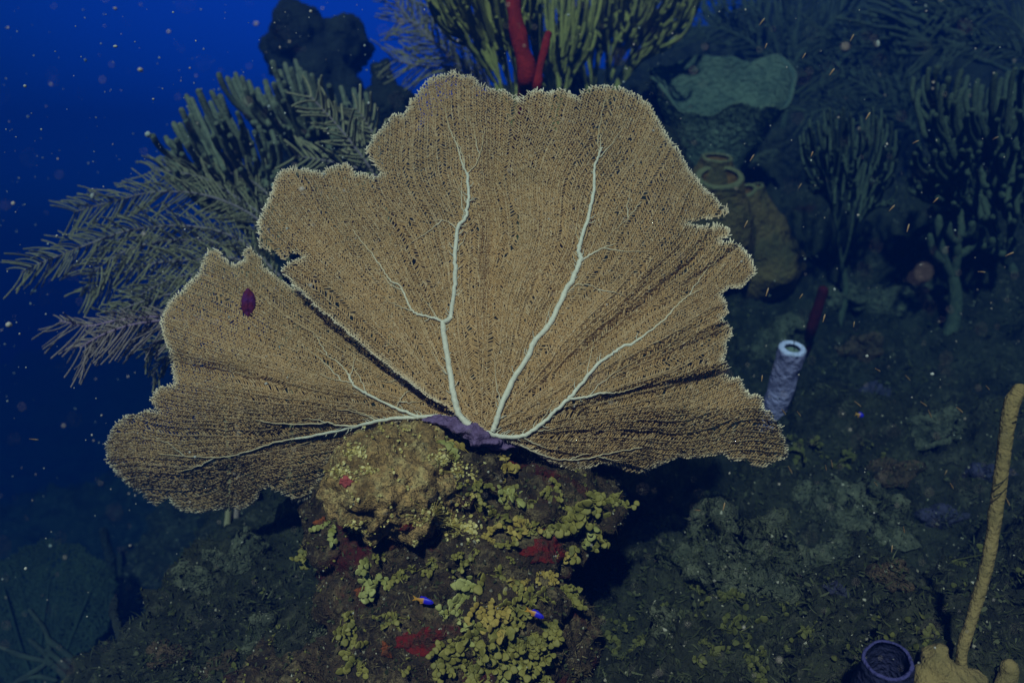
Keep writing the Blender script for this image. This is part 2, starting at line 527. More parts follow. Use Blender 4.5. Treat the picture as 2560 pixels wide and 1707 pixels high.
def stalk(mb, p, r0, r1):
    f = footing(p)
    t = np.linspace(0, 1, 7)[:, None]
    q = f * (1 - t) + np.asarray(p) * t
    q[:, 0] += 0.02 * np.sin(t[:, 0] * 3.1)
    mb.tube(q, np.linspace(r0, r1, 7), 8, 0.0, wob=0.15, tip=False)

# ------------------------------------------------------------------ sea fan
def inside(poly, p):
    x, y = p[:, 0], p[:, 1]
    r = np.zeros(len(p), bool)
    q = np.roll(poly, -1, axis=0)
    for (x0, y0), (x1, y1) in zip(poly, q):
        c = ((y0 > y) != (y1 > y)) & (x < (x1 - x0) * (y - y0) / (y1 - y0 + 1e-12) + x0)
        r ^= c
    return r

def dist_poly(poly, p):
    q = np.roll(poly, -1, axis=0)
    r = np.full(len(p), 1e9)
    for a, b in zip(poly, q):
        ab = b - a
        t = np.clip(((p - a) @ ab) / (ab @ ab + 1e-12), 0, 1)
        r = np.minimum(r, np.linalg.norm(p - a - t[:, None] * ab, axis=1))
    return r

def rough_outline(pts, amp, seed):
    p = np.asarray(pts, float)
    q = np.vstack([p, p[:1]])
    out = []
    for a, b in zip(q[:-1], q[1:]):
        L = np.linalg.norm(b - a)
        n = max(1, int(L / 7))
        t = np.linspace(0, 1, n, endpoint=False)[:, None]
        out.append(a + (b - a) * t)
    o = np.vstack(out)
    k = np.column_stack([o * 0.045, np.full(len(o), seed * 3.7)])
    return o + amp * np.column_stack([noise(k, seed), noise(k + 40, seed)])

def net_graph(outline, basept, gap0, step0, seed, holes=()):
    """net of a sea fan in photo pixels: radial threads that keep dividing, with slanting barbs that meet between them"""
    g = np.random.default_rng(seed)
    bx, by = basept
    rmax = np.max(np.linalg.norm(outline - basept, axis=1)) + 12
    n0 = 26
    ang, born, par = [], [], []
    for lev in range(0, 8):
        cnt = n0 * 2 ** lev
        for k in range(cnt):
            if lev and k % 2 == 0: continue
            spacing = 2 * math.pi / cnt
            ang.append((k + (0.5 if lev == 0 else 0) + g.uniform(-0.13, 0.13)) * spacing)
            born.append(0 if lev == 0 else gap0 / spacing * g.uniform(0.55, 0.95) * (0.74 + 0.26 * min(1, gap0 / spacing / 450)))
            par.append(spacing)
    ang, born, par = np.array(ang), np.array(born), np.array(par)
    def wob(th, r):
        k = np.column_stack([np.cos(th) * 3.1, np.sin(th) * 3.1, r * 0.006 + 0 * th])
        k2 = np.column_stack([np.cos(th) * 30, np.sin(th) * 30, r * 0.03 + 0 * th])
        return th + 0.05 * noise(k, seed) + (2.6 / np.maximum(r, 20)) * noise(k2 * np.array([1, 1, 1.6]), seed + 2)
    S0, S1, TP, RD = [], [], [], []
    def pt(th, r): return np.column_stack([bx + r * np.cos(th), by - r * np.sin(th)])
    r = 12.0
    prev = None
    while r < rmax:
        st = step0 * (0.72 + 0.28 * min(1, r / 520)) * g.uniform(0.93, 1.07)
        act = np.where(born < r)[0]
        o = act[np.argsort(ang[act])]
        a = ang[o]
        gl = (a - np.roll(a, 1)) % (2 * math.pi)
        ramp_ = np.clip((r - born[o]) / 26.0, 0, 1)             # a young thread swings out from its neighbour
        # threads
        aa = a - gl * (1 - ramp_) * (born[o] > 0)
        r2 = r + st
        ramp2 = np.clip((r2 - born[o]) / 26.0, 0, 1)
        ab = a - gl * (1 - ramp2) * (born[o] > 0)
        gr = np.maximum((np.roll(aa, -1) - aa) % (2 * math.pi), 0.2 / r)
        gl = np.maximum((aa - np.roll(aa, 1)) % (2 * math.pi), 0.2 / r)
        gr = np.where(gr > 1, 0.2 / r, gr); gl = np.where(gl > 1, 0.2 / r, gl)
        S0.append(pt(wob(aa, np.full(len(a), r)), np.full(len(a), r))); S1.append(pt(wob(ab, np.full(len(a), r2)), np.full(len(a), r2)))
        RD.append(np.ones(len(a))); TP.append(np.zeros(len(a)))
        for sg, gp in ((1, gr), (-1, gl)):
            off = g.uniform(0, 1, len(a)) * st * 0.5 + (st * 0.25 if sg > 0 else 0)
            wpx_ = gp * r
            reach = np.minimum(wpx_ * g.uniform(0.58, 0.76, len(a)), gap0 * 2.4)
            ok = (g.random(len(a)) > 0.03) & (wpx_ > 2.5)
            r0 = r + off
            rm = r0 + reach * 0.42 * g.uniform(0.7, 1.3, len(a))
            re_ = r0 + reach * 1.0 * g.uniform(0.75, 1.2, len(a))
            q0 = pt(wob(aa, r0), r0)
            q1 = pt(wob(aa + sg * reach * 0.58 / r, rm), rm)
            q2 = pt(wob(aa + sg * reach * 1.0 / r, re_), re_)
            S0 += [q0[ok], q1[ok]]; S1 += [q1[ok], q2[ok]]
            RD += [np.full(ok.sum(), 0.5)] * 2
            TP += [np.zeros(ok.sum()), np.full(ok.sum(), 0.5)]
        r += st
    p0, p1, tip, rad = np.vstack(S0), np.vstack(S1), np.concatenate(TP), np.concatenate(RD)
    i0, i1 = inside(outline, p0), inside(outline, p1)
    k = i0.copy()
    for (hx, hy, hrx, hry) in holes:
        k &= ((p0[:, 0] - hx) / hrx) ** 2 + ((p0[:, 1] - hy) / hry) ** 2 > 1
    tip = np.where(i0 & ~i1, 1.0, tip)
    return p0[k], p1[k], tip[k], rad[k]

def net_mesh(name, outline, basept, cw_, cl_, seed, dfn, mat, parent, base, wpx=2.2, holes=(), pale=15.0, palew=0.9):
    p0, p1, tip, rad = net_graph(outline, np.asarray(basept, float), cw_, cl_, seed, holes)
    d = p1 - p0
    L = np.linalg.norm(d, axis=1, keepdims=True) + 1e-6
    p0 = p0 - d / L * 0.5
    p1 = np.where(tip[:, None] > 0.9, p1, p1 + d / L * 0.5)
    def to3(p): return P(p[:, 0], p[:, 1], dfn(p))
    q0, q1 = to3(p0), to3(p1)
    ex, ey = np.array([3.0, 0]), np.array([0, 3.0])
    n0 = np.cross(to3(p0 + ex) - to3(p0 - ex), to3(p0 - ey) - to3(p0 + ey))
    n0 /= np.linalg.norm(n0, axis=1, keepdims=True) + 1e-12
    dirv = q1 - q0
    dirv /= np.linalg.norm(dirv, axis=1, keepdims=True) + 1e-12
    side = np.cross(n0, dirv)
    side /= np.linalg.norm(side, axis=1, keepdims=True) + 1e-12
    dep = dfn(p0)
    g = np.random.default_rng(seed + 1)
    w = (wpx / F * dep) * np.where(rad > 0.8, 0.85, 1.12) * g.uniform(0.8, 1.2, len(p0))
    edge = dist_poly(outline, p0)
    near = np.clip(1 - edge / pale, 0, 1)
    near = near * np.clip(0.62 + 0.75 * noise(np.column_stack([p0 * 0.022, np.zeros(len(p0))]), seed + 5), 0.1, 1.0)
    w = w * (0.83 + 0.38 * np.clip(edge / 320, 0, 1))
    w0 = w * (1 + 0.22 * near)
    vary = np.clip(g.normal(0.0, 0.08, len(p0)), 0, 0.3) + np.where(rad > 0.8, 0.12, 0)
    w1 = np.where(tip > 0.9, w0 * 0.6, w0 * np.where(rad > .8, 1, 0.9))
    jit = g.normal(0, 1, (len(p0), 1)) * n0 * (wpx / F * dep)[:, None] * 0.28
    vs = []
    for q, ww in ((q0 + jit, w0), (q1 + jit, w1)):
        for (s_, n_) in ((1, 0), (0, 0.48), (-1, 0), (0, -0.6)):
            vs.append(q + side * (ww * s_)[:, None] - n0 * (ww * n_)[:, None])
    V = np.stack(vs, 1).reshape(-1, 3)
    o = (np.arange(len(p0)) * 8)[:, None, None]
    fq = np.array([[0, 1, 5, 4], [1, 2, 6, 5], [2, 3, 7, 6], [3, 0, 4, 7], [4, 5, 6, 7]])
    Q = (o + fq[None]).reshape(-1, 4)
    tone0 = np.clip(vary + near ** 1.3 * 0.75 * palew + (tip > .9) * 0.25 * palew, 0, 1)
    edge1 = dist_poly(outline, p1)
    tone1 = np.clip(vary + np.clip(1 - edge1 / pale, 0, 1) ** 1.3 * 0.75 * palew + (tip > .9) * 0.4 * palew, 0, 1)
    tone = np.repeat(np.stack([tone0, tone1], 1).ravel(), 4)
    return mesh(name, V, Q, mat, parent, base, True, {'tone': tone})

MAIN = [(1215, 1085), (1150, 1045), (1060, 988), (960, 908), (870, 832), (790, 767), (747, 725), (733, 706), (712, 690), (702, 675), (715, 657), (738, 648),
        (762, 642), (735, 633), (712, 650), (698, 648), (677, 635), (652, 622), (640, 590), (648, 545), (657, 520), (678, 482), (690, 445), (705, 425), (755, 420),
        (795, 428), (806, 436), (815, 420), (840, 413), (865, 410), (880, 420), (890, 436), (910, 432), (938, 442), (957, 434), (945, 425), (925, 400), (913, 382),
        (920, 360), (945, 330), (965, 310), (985, 285), (1010, 287), (1025, 255), (1050, 225), (1070, 203), (1095, 190), (1130, 183), (1165, 190), (1185, 198),
        (1195, 210), (1220, 218), (1265, 228), (1285, 240), (1302, 249), (1315, 235), (1340, 222), (1370, 230), (1395, 222), (1420, 230), (1445, 246), (1455, 225),
        (1485, 212), (1520, 213), (1560, 222), (1595, 238), (1625, 265), (1650, 305), (1665, 335), (1690, 365), (1710, 400), (1730, 435), (1765, 475), (1800, 510),
        (1827, 536), (1795, 545), (1750, 550), (1712, 557), (1750, 563), (1790, 562), (1825, 572), (1828, 590), (1800, 599), (1832, 602), (1860, 620), (1880, 650),
        (1890, 680), (1872, 703), (1850, 725), (1822, 720), (1800, 738), (1814, 757), (1820, 780), (1806, 795), (1822, 808), (1832, 830), (1815, 850), (1820, 878),
        (1806, 897), (1818, 908), (1825, 930), (1812, 937), (1828, 946), (1850, 940), (1858, 965), (1872, 985), (1890, 980), (1905, 1000), (1908, 1024), (1930, 1030),
        (1940, 1050), (1955, 1075), (1970, 1110), (1972, 1130), (1955, 1150), (1920, 1165), (1880, 1168), (1855, 1150), (1825, 1152), (1805, 1137), (1770, 1140),
        (1720, 1148), (1700, 1142), (1660, 1160), (1620, 1175), (1575, 1187), (1555, 1170), (1530, 1160), (1495, 1168), (1450, 1172), (1440, 1183), (1400, 1167),
        (1340, 1133), (1280, 1108), (1240, 1092)]
LEFT = [(1150, 1050), (1110, 1000), (1040, 950), (950, 872), (860, 800), (770, 735), (725, 712), (705, 700), (690, 685), (665, 672), (652, 650), (640, 632), (620, 618), (605, 632),
        (610, 650), (588, 663), (570, 650), (553, 630), (540, 622), (520, 628), (512, 650), (500, 680), (470, 705), (455, 730), (425, 750), (408, 780), (403, 810), (408, 850),
        (425, 880), (430, 915), (432, 940), (440, 957), (420, 961), (395, 975), (378, 1000), (390, 1025), (360, 1028), (325, 1035), (300, 1050), (275, 1080), (265, 1110),
        (268, 1150), (285, 1175), (310, 1205), (350, 1230), (375, 1255), (395, 1265), (410, 1250), (425, 1248), (430, 1265), (460, 1280), (500, 1285), (550, 1270), (600, 1275),
        (635, 1258), (650, 1225), (670, 1215), (700, 1230), (725, 1245), (745, 1257), (775, 1240), (800, 1205), (815, 1180), (825, 1155), (850, 1125), (900, 1090), (950, 1070),
        (1000, 1054), (1060, 1048)]
FB = np.array((1200.0, 1080.0))

def sig(x): return 1 / (1 + np.exp(-np.clip(x, -40, 40)))

def d_main(p):
    p = np.asarray(p, float)
    x, y = p[:, 0], p[:, 1]
    dx, dy = x - FB[0], FB[1] - y
    r = np.hypot(dx, dy)
    th = np.degrees(np.arctan2(dy, dx))
    s = np.clip(r / 850, 0, 1.2)
    d = 1.335 + 0.20 * np.clip(dy / 850, 0, 1.2) ** 1.5 + 0.06 * np.clip(-dx / 600, 0, 1.2) ** 1.5 + 0.05 * np.clip(dx / 700, 0, 1.2) ** 2  # leans back with height, shaped so the top catches more sun
    d = d + 0.12 * np.clip((60 - dy) / 150, 0, 1.4) * np.clip(dx / 500, 0, 1)      # lower right lobe bent under to darken it, light falloff put into the shape
    def ridge(t0, w, a, lo=0.1, hi=0.6): return a * np.exp(-((th - t0) / w) ** 2) * np.clip((s - lo) / (hi - lo), 0, 1)
    d = d + ridge(86, 3.0, 0.022) + ridge(97, 6, -0.02) + ridge(76, 6, -0.018) + ridge(118, 8, 0.03) + ridge(133, 7, -0.025, .2, .8)
    d = d + ridge(39 - 6 * s, 5.2, 0.027, .15, .5) + ridge(49 - 5 * s, 6, -0.024, .15, .6) + ridge(60, 5, 0.018) + ridge(30 - 3 * s, 5.0, -0.024, .15, .6)
    d = d + ridge(22, 2.8, 0.018, .3, .7)
    d = d + 0.028 * sig((13.5 - th + 2.5 * np.sin(s * 4)) / 0.7) * np.clip((s - 0.22) / 0.3, 0, 1) * np.clip((th + 30) / 25, 0, 1)
    pl = np.clip((s - 0.5) / 0.3, 0, 1) * np.clip((th - 8) / 10, 0, 1) * np.clip((58 - th) / 10, 0, 1)
    d = d + 0.004 * pl * np.sin(th * 1.55 + 3 * np.sin(s * 5)) + 0.0018 * pl * np.sin(th * 3.7 + 2.0 * np.sin(s * 9))
    pu = np.clip((s - 0.5) / 0.4, 0, 1) * np.clip((th - 115) / 12, 0, 1)
    d = d + 0.005 * pu * np.sin(th * 1.4 + 2 * np.sin(s * 7))
    k = np.column_stack([th * 0.11, s * 2.2, np.zeros(len(p))])
    d = d + 0.016 * s * noise(k, 61) + 0.0035 * s * noise(k * 2.7, 62)
    return d

def d_left(p):
    p = np.asarray(p, float)
    x, y = p[:, 0], p[:, 1]
    dx, dy = 1150 - x, 1050 - y
    r = np.hypot(dx, dy)
    s = r / 850
    th = np.degrees(np.arctan2(dy, dx))
    d = 1.36 + 0.10 * s + 0.26 * np.clip((90 - dy) / 320, 0, 1.2) ** 1.3 * np.clip(dx / 300, 0, 1) + 0.05 * np.clip(dy / 400, 0, 1)  # lower part bent away from the sun to shade it
    d = d + 0.03 * np.clip((th - 25) / 15, 0, 1) * np.clip(s * 3, 0, 1)          # tucks in behind the main sheet
    d = d + 0.02 * np.exp(-((th - 11) / 2.0) ** 2) * np.clip((s - 0.45) / 0.3, 0, 1) - 0.02 * np.exp(-((th - 17) / 5) ** 2) * s
    k = np.column_stack([th * 0.12, s * 2.4, np.zeros(len(p))])
    return d + 0.018 * s * noise(k, 71) + 0.0035 * s * noise(k * 2.6, 72)

fan_base = P(1170, 1075, 1.36)
fan = thing('sea_fan', 'huge tan lacy sea fan with pale branching ribs on a purple base', 'sea fan', fan_base)
net_mesh('net', rough_outline(MAIN, 5, 1), (1205, 1085), 9.6, 7.0, 3, d_main, M['fan_net'], fan, fan_base)
net_mesh('net', rough_outline(LEFT, 5, 2), (1150, 1060), 8.8, 6.5, 4, d_left, M['fan_net'], fan, fan_base, 2.0, holes=[(622, 760, 17, 35)], palew=0.8)

def vein(paths, dfn, lift=0.003):
    mb = MB()
    g = np.random.default_rng(len(paths) + int(paths[0][0][0][0]))
    for pts, w0, w1 in paths:
        c = catmull(pts, 7)
        c[1:-1] += g.normal(0, 0.9, c[1:-1].shape)
        w = 0.8 * np.linspace(w0, w1, len(c)) * (1 + 0.12 * noise(np.column_stack([c * 0.11, np.zeros(len(c))]), 8))
        d = dfn(c)
        thin = np.clip((7 - w) / 6, 0, 0.85)
        mb.tube(P(c[:, 0], c[:, 1], d - lift), w * 0.5 / F * d, 8, thin, wob=0.12)
        if len(c) > 20:                          # fine side veins that melt into the net
            for q in range(1 + len(c) // 30):
                i = int(g.integers(4, len(c) - 3))
                t = c[i + 1] - c[i - 1]; t = t / (np.linalg.norm(t) + 1e-9)
                sg = g.choice([-1, 1]); nrm = np.array([-t[1], t[0]]) * sg
                L = g.uniform(60, 150)
                u_ = np.linspace(0, 1, 12)[:, None]
                b_ = c[i] + t * L * (0.75 * u_ + 0.1 * u_ ** 2) + nrm * L * (0.55 * u_ - 0.15 * u_ ** 2)
                b_[1:] += g.normal(0, 1.3, (11, 2))
                if not (inside(np.array(MAIN, float), b_).all() or dfn is d_left): continue
                db = dfn(b_)
                mb.tube(P(b_[:, 0], b_[:, 1], db - lift * 0.8), np.linspace(1.7, 0.7, 12) / F * db, 5, np.linspace(0.35, 0.95, 12))
        # little broken stubs along the thick ribs
        for i in range(2, len(c) - 1):
            if w[i] > 6 and g.random() < 0.28:
                t = c[i + 1] - c[i - 1]; t = t / (np.linalg.norm(t) + 1e-9)
                nrm = np.array([-t[1], t[0]]) * g.choice([-1, 1])
                L = w[i] * 0.5 + g.uniform(4, 13)
                q = np.stack([c[i], c[i] + nrm * L * 0.6 + t * L * 0.25, c[i] + nrm * L + t * L * 0.8])
                mb.tube(P(q[:, 0], q[:, 1], d[i] - lift), np.array([1.6, 1.3, 0.8]) / F * d[i], 4, 0.25)
    return mb.build('rib', M['vein'], fan, fan_base)

vein([([(1175, 1062), (1150, 1038), (1140, 1010), (1130, 960), (1120, 900), (1110, 835), (1108, 805)], 21, 18),
      ([(1108, 805), (1125, 795), (1130, 765), (1138, 700), (1138, 640), (1143, 580), (1150, 560), (1163, 545), (1170, 510), (1172, 480), (1168, 435)], 16, 9),
      ([(1168, 435), (1157, 415), (1150, 390), (1142, 362), (1133, 345)], 7, 4), ([(1133, 345), (1120, 310), (1113, 265)], 4, 2),
      ([(1168, 435), (1190, 410), (1204, 370), (1212, 325)], 4, 2),
      ([(1108, 805), (1085, 795), (1050, 787), (1032, 777), (1015, 745), (1000, 715), (975, 700), (955, 670), (930, 635), (905, 605), (882, 575)], 9, 3),
      ([(1143, 573), (1125, 558), (1105, 550), (1082, 553)], 4.5, 2.5)], d_main)
vein([([(1232, 1078), (1240, 1055), (1255, 1010), (1285, 945), (1315, 900), (1340, 850), (1375, 810), (1405, 745), (1435, 690), (1453, 650)], 19, 16),
      ([(1453, 650), (1447, 628), (1455, 595), (1475, 525), (1485, 470), (1487, 420), (1497, 390), (1505, 370)], 15, 6),
      ([(1503, 378), (1495, 360), (1500, 310), (1511, 255)], 4, 2),
      ([(1453, 650), (1480, 635), (1510, 618), (1540, 610)], 8, 3), ([(1520, 590), (1547, 567), (1570, 545), (1603, 505)], 2, 3.5),
      ([(1440, 710), (1470, 712), (1490, 720), (1508, 738)], 4, 2), ([(1447, 600), (1440, 585), (1442, 570)], 4, 2)], d_main)
vein([([(1215, 1080), (1250, 1090), (1300, 1091), (1340, 1070), (1380, 1035), (1420, 998), (1445, 970), (1490, 915), (1530, 885), (1560, 865), (1578, 862)], 15, 9),
      ([(1578, 862), (1600, 845), (1640, 815), (1665, 795), (1690, 765), (1720, 740), (1746, 727)], 8, 3),
      ([(1420, 998), (1460, 993), (1500, 983), (1535, 983)], 9, 5), ([(1535, 983), (1570, 975), (1615, 960)], 4, 2),
      ([(1310, 1094), (1340, 1110), (1367, 1120)], 5, 3),
      ([(1300, 1112), (1360, 1139), (1400, 1148), (1450, 1148), (1500, 1138), (1550, 1128), (1605, 1118)], 5, 3)], d_main)
vein([([(1165, 1055), (1100, 1041), (1024, 1044), (965, 1048), (900, 1063)], 13, 10), ([(900, 1063), (830, 1080), (740, 1096)], 9, 8), ([(740, 1096), (690, 1105), (620, 1128), (560, 1142), (500, 1142), (400, 1135)], 5, 2.5),
      ([(900, 1063), (845, 1063), (820, 1057), (765, 1060), (690, 1058), (640, 1050)], 6, 2.5),
      ([(1075, 1043), (1045, 1040), (990, 1020), (930, 990), (895, 972), (880, 955), (870, 935)], 10, 7), ([(870, 935), (850, 910), (820, 890), (790, 870)], 5, 2.5),
      ([(880, 957), (855, 952), (830, 948), (800, 935)], 4, 2.5), ([(990, 1020), (1002, 998), (1018, 980), (1045, 978)], 4.5, 3), ([(950, 1048), (900, 1030), (870, 1018)], 3, 2)], d_left)
vein([([(1135, 1010), (1090, 990), (1040, 975), (1025, 956), (990, 937), (960, 910), (930, 885), (900, 860)], 5, 3)], d_left, 0.004)

def blob(center, n, rx, ry, thick, mat, name, parent=None, base=None, seed=0, rough=0.35, rad=9, seg=30, up=None, bvh=None):
    """low lump hugging a surface around center with normal n"""
    n = np.asarray(n, float); n = n / np.linalg.norm(n)
    upv = np.array([0, 0, 1.0]) if up is None else np.asarray(up, float)
    if abs(n @ upv) > 0.92: upv = np.array([0, 1.0, 0])
    v = upv - n * (n @ upv); v /= np.linalg.norm(v)
    u = np.cross(v, n)
    th = np.linspace(0, 2 * np.pi, seg, endpoint=False)
    rr = np.linspace(0, 1, rad + 1)[1:]
    edge = 1 + rough * noise(np.column_stack([np.cos(th) * 1.7, np.sin(th) * 1.7, np.full(seg, seed * 1.3)]), seed) + rough * 0.5 * noise(np.column_stack([np.cos(th) * 4, np.sin(th) * 4, np.full(seg, seed * 1.3)]), seed + 3)
    pts = [np.asarray(center) + n * thick]
    for r in rr:
        for k in range(seg):
            p = np.asarray(center) + u * (rx * r * edge[k] * math.cos(th[k])) + v * (ry * r * edge[k] * math.sin(th[k]))
            h = thick * math.sqrt(max(0, 1 - r ** 2.5))
            if bvh is not None:
                q = bvh.ray_cast(Vector(p + n * 0.06), Vector(-n), 0.16)
                if q[0] is not None: p = np.array(q[0])
            pts.append(p + n * (h if r < 1 else -0.004))
    V = np.array(pts)
    if bvh is not None:
        q = bvh.ray_cast(Vector(np.asarray(center) + n * 0.06), Vector(-n), 0.16)
        if q[0] is not None: V[0] = np.array(q[0]) + n * thick
    V = V + n * (thick * 0.5 * noise(V * (6.0 / max(rx, ry)), seed + 9) * np.concatenate([[1], np.repeat(1 - rr ** 2, seg)]))[:, None]
    fc = [(0, 1 + k, 1 + (k + 1) % seg) for k in range(seg)]
    for i in range(rad - 1):
        for k in range(seg):
            a = 1 + i * seg + k; b_ = 1 + i * seg + (k + 1) % seg
            fc.append((a, a + seg, b_ + seg, b_))
    return mesh(name, V, fc, mat, parent, base if base is not None else center)

# purple base of the fan, poured over the crest of the rock
hv, hf = lumps_mesh([(1100, 1049, 1.36, 50, 8, .02), (1135, 1054, 1.35, 48, 11, .022), (1165, 1066, 1.345, 44, 15, .025), (1195, 1082, 1.345, 42, 16, .025), (1225, 1098, 1.35, 40, 13, .025),
                     (1255, 1112, 1.36, 40, 9, .02), (1195, 1105, 1.335, 20, 14, .012)], 0.003, (0.002, 0.0025, 0.002), 90, (40, 90, 180))
mesh('holdfast', hv, hf, M['holdfast'], fan, fan_base)
sc = P(622, 760, float(d_left(np.array([[622, 760]]))[0]))
so = blob(sc - np.array([0, 0.002, 0]), (0.1, -1, 0.1), px2m(19, 1.45), px2m(37, 1.45), 0.008, M['scar'], 'overgrown_patch', fan, fan_base, seed=5, rough=0.16)
so['label'] = 'dark purple overgrown patch in the left lobe'

# ------------------------------------------------------------------ gorgonians behind
def bush(name, label, base, tips, rpx, mat, up=(0, -1), group=None, seed=0, sides=6, curl=0.5, cat='sea rod', taper=1.25, fs=(0.14, 0.30), wav=0.0):
    g = np.random.default_rng(seed)
    bp = np.asarray(base, float)
    tips = np.asarray(tips, float)
    upv = np.array([up[0], up[1], 0.0])
    upv /= np.linalg.norm(upv)
    stem, br = MB(), MB()
    def draw(mb, a, b, c, ra, rb, n=9):
        t = np.linspace(0, 1, n)[:, None]
        q = (1 - t) ** 2 * a + 2 * t * (1 - t) * c + t * t * b
        if wav: q[1:, :2] += (wav * np.column_stack([noise(np.column_stack([q[1:, :2] * .02, np.full(n - 1, ra)]), seed), noise(np.column_stack([q[1:, :2] * .02 + 9, np.full(n - 1, ra)]), seed)]))
        pts = P(q[:, 0], q[:, 1], q[:, 2])
        rad = np.linspace(ra, rb, n) / F * q[:, 2]
        mb.tube(pts, rad, sides, 0.0, wob=0.18)
    def rec(pos, ids, depth, rad, direction):
        if len(ids) == 1:
            t = tips[ids[0]]
            L = np.linalg.norm((t - pos)[:2])
            c = t - upv * L * curl + np.array([0, 0, (pos[2] - t[2]) * 0.5])
            draw(br, pos, t, c, rad, rpx * g.uniform(0.85, 1.1), 11)
            return
        ang = np.arctan2(tips[ids, 0] - pos[0], pos[1] - tips[ids, 1])
        o = np.array(ids)[np.argsort(ang + g.normal(0, 0.08, len(ids)))]
        k = len(o) // 2 if len(o) < 4 else int(len(o) * g.uniform(0.36, 0.64))
        k = max(1, min(len(o) - 1, k))
        for part in (o[:k], o[k:]):
            if len(part) == 1:
                rec(pos, list(part), depth + 1, rad, direction); continue
            cen = tips[part].mean(0)
            lo = tips[part][np.argmin(np.linalg.norm(tips[part][:, :2] - pos[:2], axis=1))]
            f = g.uniform(*fs)
            nxt = pos + (cen - pos) * f
            nxt = nxt + (lo - nxt) * 0.15
            mid = (pos + nxt) / 2 + (cen - pos) * 0.0 + np.array([(nxt - pos)[0] * 0.22, abs((nxt - pos)[1]) * 0.06, 0])
            nr_ = max(rpx * 1.02, rad * 0.88)
            draw(stem if depth < 2 else br, pos, nxt, mid, rad, nr_, 8)
            rec(nxt, list(part), depth + 1, nr_, None)
    rec(bp, list(range(len(tips))), 0, rpx * taper, None)
    b3 = P(*bp)
    t_ = thing(name, label, cat, b3, group)
    stalk(stem, b3, px2m(rpx * taper * 1.9, bp[2]), px2m(rpx * taper * 1.15, bp[2]))
    stem.build('stem', mat, t_, b3)
    br.build('branches', mat, t_, b3)
    return t_

def scatter_tips(n, poly, d, dd, seed, sep=22):
    g = np.random.default_rng(seed)
    poly = np.asarray(poly, float)
    lo, hi = poly.min(0), poly.max(0)
    out = []
    for _ in range(n * 60):
        p = g.uniform(lo, hi)
        if not inside(poly, p[None])[0]: continue
        if out and np.min(np.linalg.norm(np.array(out)[:, :2] - p, axis=1)) < sep: continue
        out.append((p[0], p[1], d + g.uniform(-dd, dd)))
        if len(out) >= n: break
    return out

GR = 'sea rods standing behind the big fan'
bush('sea_rod', 'thick fingered grey green sea rod above the feathery plumes at left', (690, 680, 2.45),
     scatter_tips(130, [(382, 335), (420, 320), (470, 235), (540, 215), (620, 300), (690, 330), (720, 520), (560, 560), (450, 470), (385, 400)], 2.35, 0.16, 1, 14), 7.2, M['rod_left'], (-0.45, -1), GR, 1, 7)
bush('sea_rod', 'grey green sea rod between the finger cluster and the dark sponge', (860, 590, 2.6),
     scatter_tips(120, [(545, 185), (600, 180), (640, 220), (680, 150), (735, 150), (800, 190), (860, 215), (925, 235), (915, 330), (780, 400), (650, 330)], 2.5, 0.16, 2, 15), 7.0, M['rod_left'], (-0.3, -1), GR, 2, 7)
bush('sea_rod', 'olive sea rod spreading in front of the blue water above the fan', (1290, 330, 2.55),
     scatter_tips(150, [(1030, -120), (1050, 0), (1110, 60), (1190, 110), (1300, 140), (1350, 60), (1340, -150), (1100, -200)], 2.5, 0.22, 3, 11), 5.0, M['rod'], (-0.12, -1), GR, 3, 6, curl=0.6, fs=(0.04, 0.16))
bush('sea_rod', 'broad olive sea rod to the right of the red rope sponges', (1490, 330, 3.05),
     scatter_tips(230, [(1345, 80), (1390, -90), (1560, -200), (1790, -130), (1740, 30), (1650, 120), (1500, 120), (1400, 140)], 3.05, 0.22, 4, 11), 4.9, M['rod'], (0.12, -1), GR, 4, 6, curl=0.6, fs=(0.04, 0.16))
bush('sea_rod', 'narrow olive sea rod filling the gap behind the thinner red rope sponge', (1390, 340, 2.75),
     scatter_tips(70, [(1300, 110), (1330, -60), (1450, -120), (1520, 0), (1470, 150), (1390, 190)], 2.75, 0.15, 14, 12), 4.9, M['rod'], (0.05, -1), GR, 14, 6, curl=0.6, fs=(0.04, 0.16))
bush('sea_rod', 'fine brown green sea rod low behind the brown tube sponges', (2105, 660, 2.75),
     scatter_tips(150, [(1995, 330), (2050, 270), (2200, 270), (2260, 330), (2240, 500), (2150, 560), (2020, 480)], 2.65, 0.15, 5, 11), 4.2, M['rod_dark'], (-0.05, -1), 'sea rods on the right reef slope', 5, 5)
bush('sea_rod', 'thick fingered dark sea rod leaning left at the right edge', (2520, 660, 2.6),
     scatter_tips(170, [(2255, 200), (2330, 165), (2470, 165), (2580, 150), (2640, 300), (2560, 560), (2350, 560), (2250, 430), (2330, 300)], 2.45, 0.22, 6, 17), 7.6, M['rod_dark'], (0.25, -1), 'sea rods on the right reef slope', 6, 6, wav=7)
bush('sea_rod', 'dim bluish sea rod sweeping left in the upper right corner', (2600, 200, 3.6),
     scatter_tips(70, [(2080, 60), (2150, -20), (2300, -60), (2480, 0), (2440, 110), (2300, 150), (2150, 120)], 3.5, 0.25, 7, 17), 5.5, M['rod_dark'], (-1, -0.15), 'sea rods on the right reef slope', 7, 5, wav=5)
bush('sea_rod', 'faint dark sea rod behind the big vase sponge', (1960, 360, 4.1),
     scatter_tips(90, [(1720, 40), (1780, -60), (2000, -90), (2180, -20), (2200, 180), (2060, 230), (1850, 90)], 4.1, 0.3, 8, 16), 5.5, M['rod_dark'], (0.2, -1), 'sea rods on the right reef slope', 8, 5)
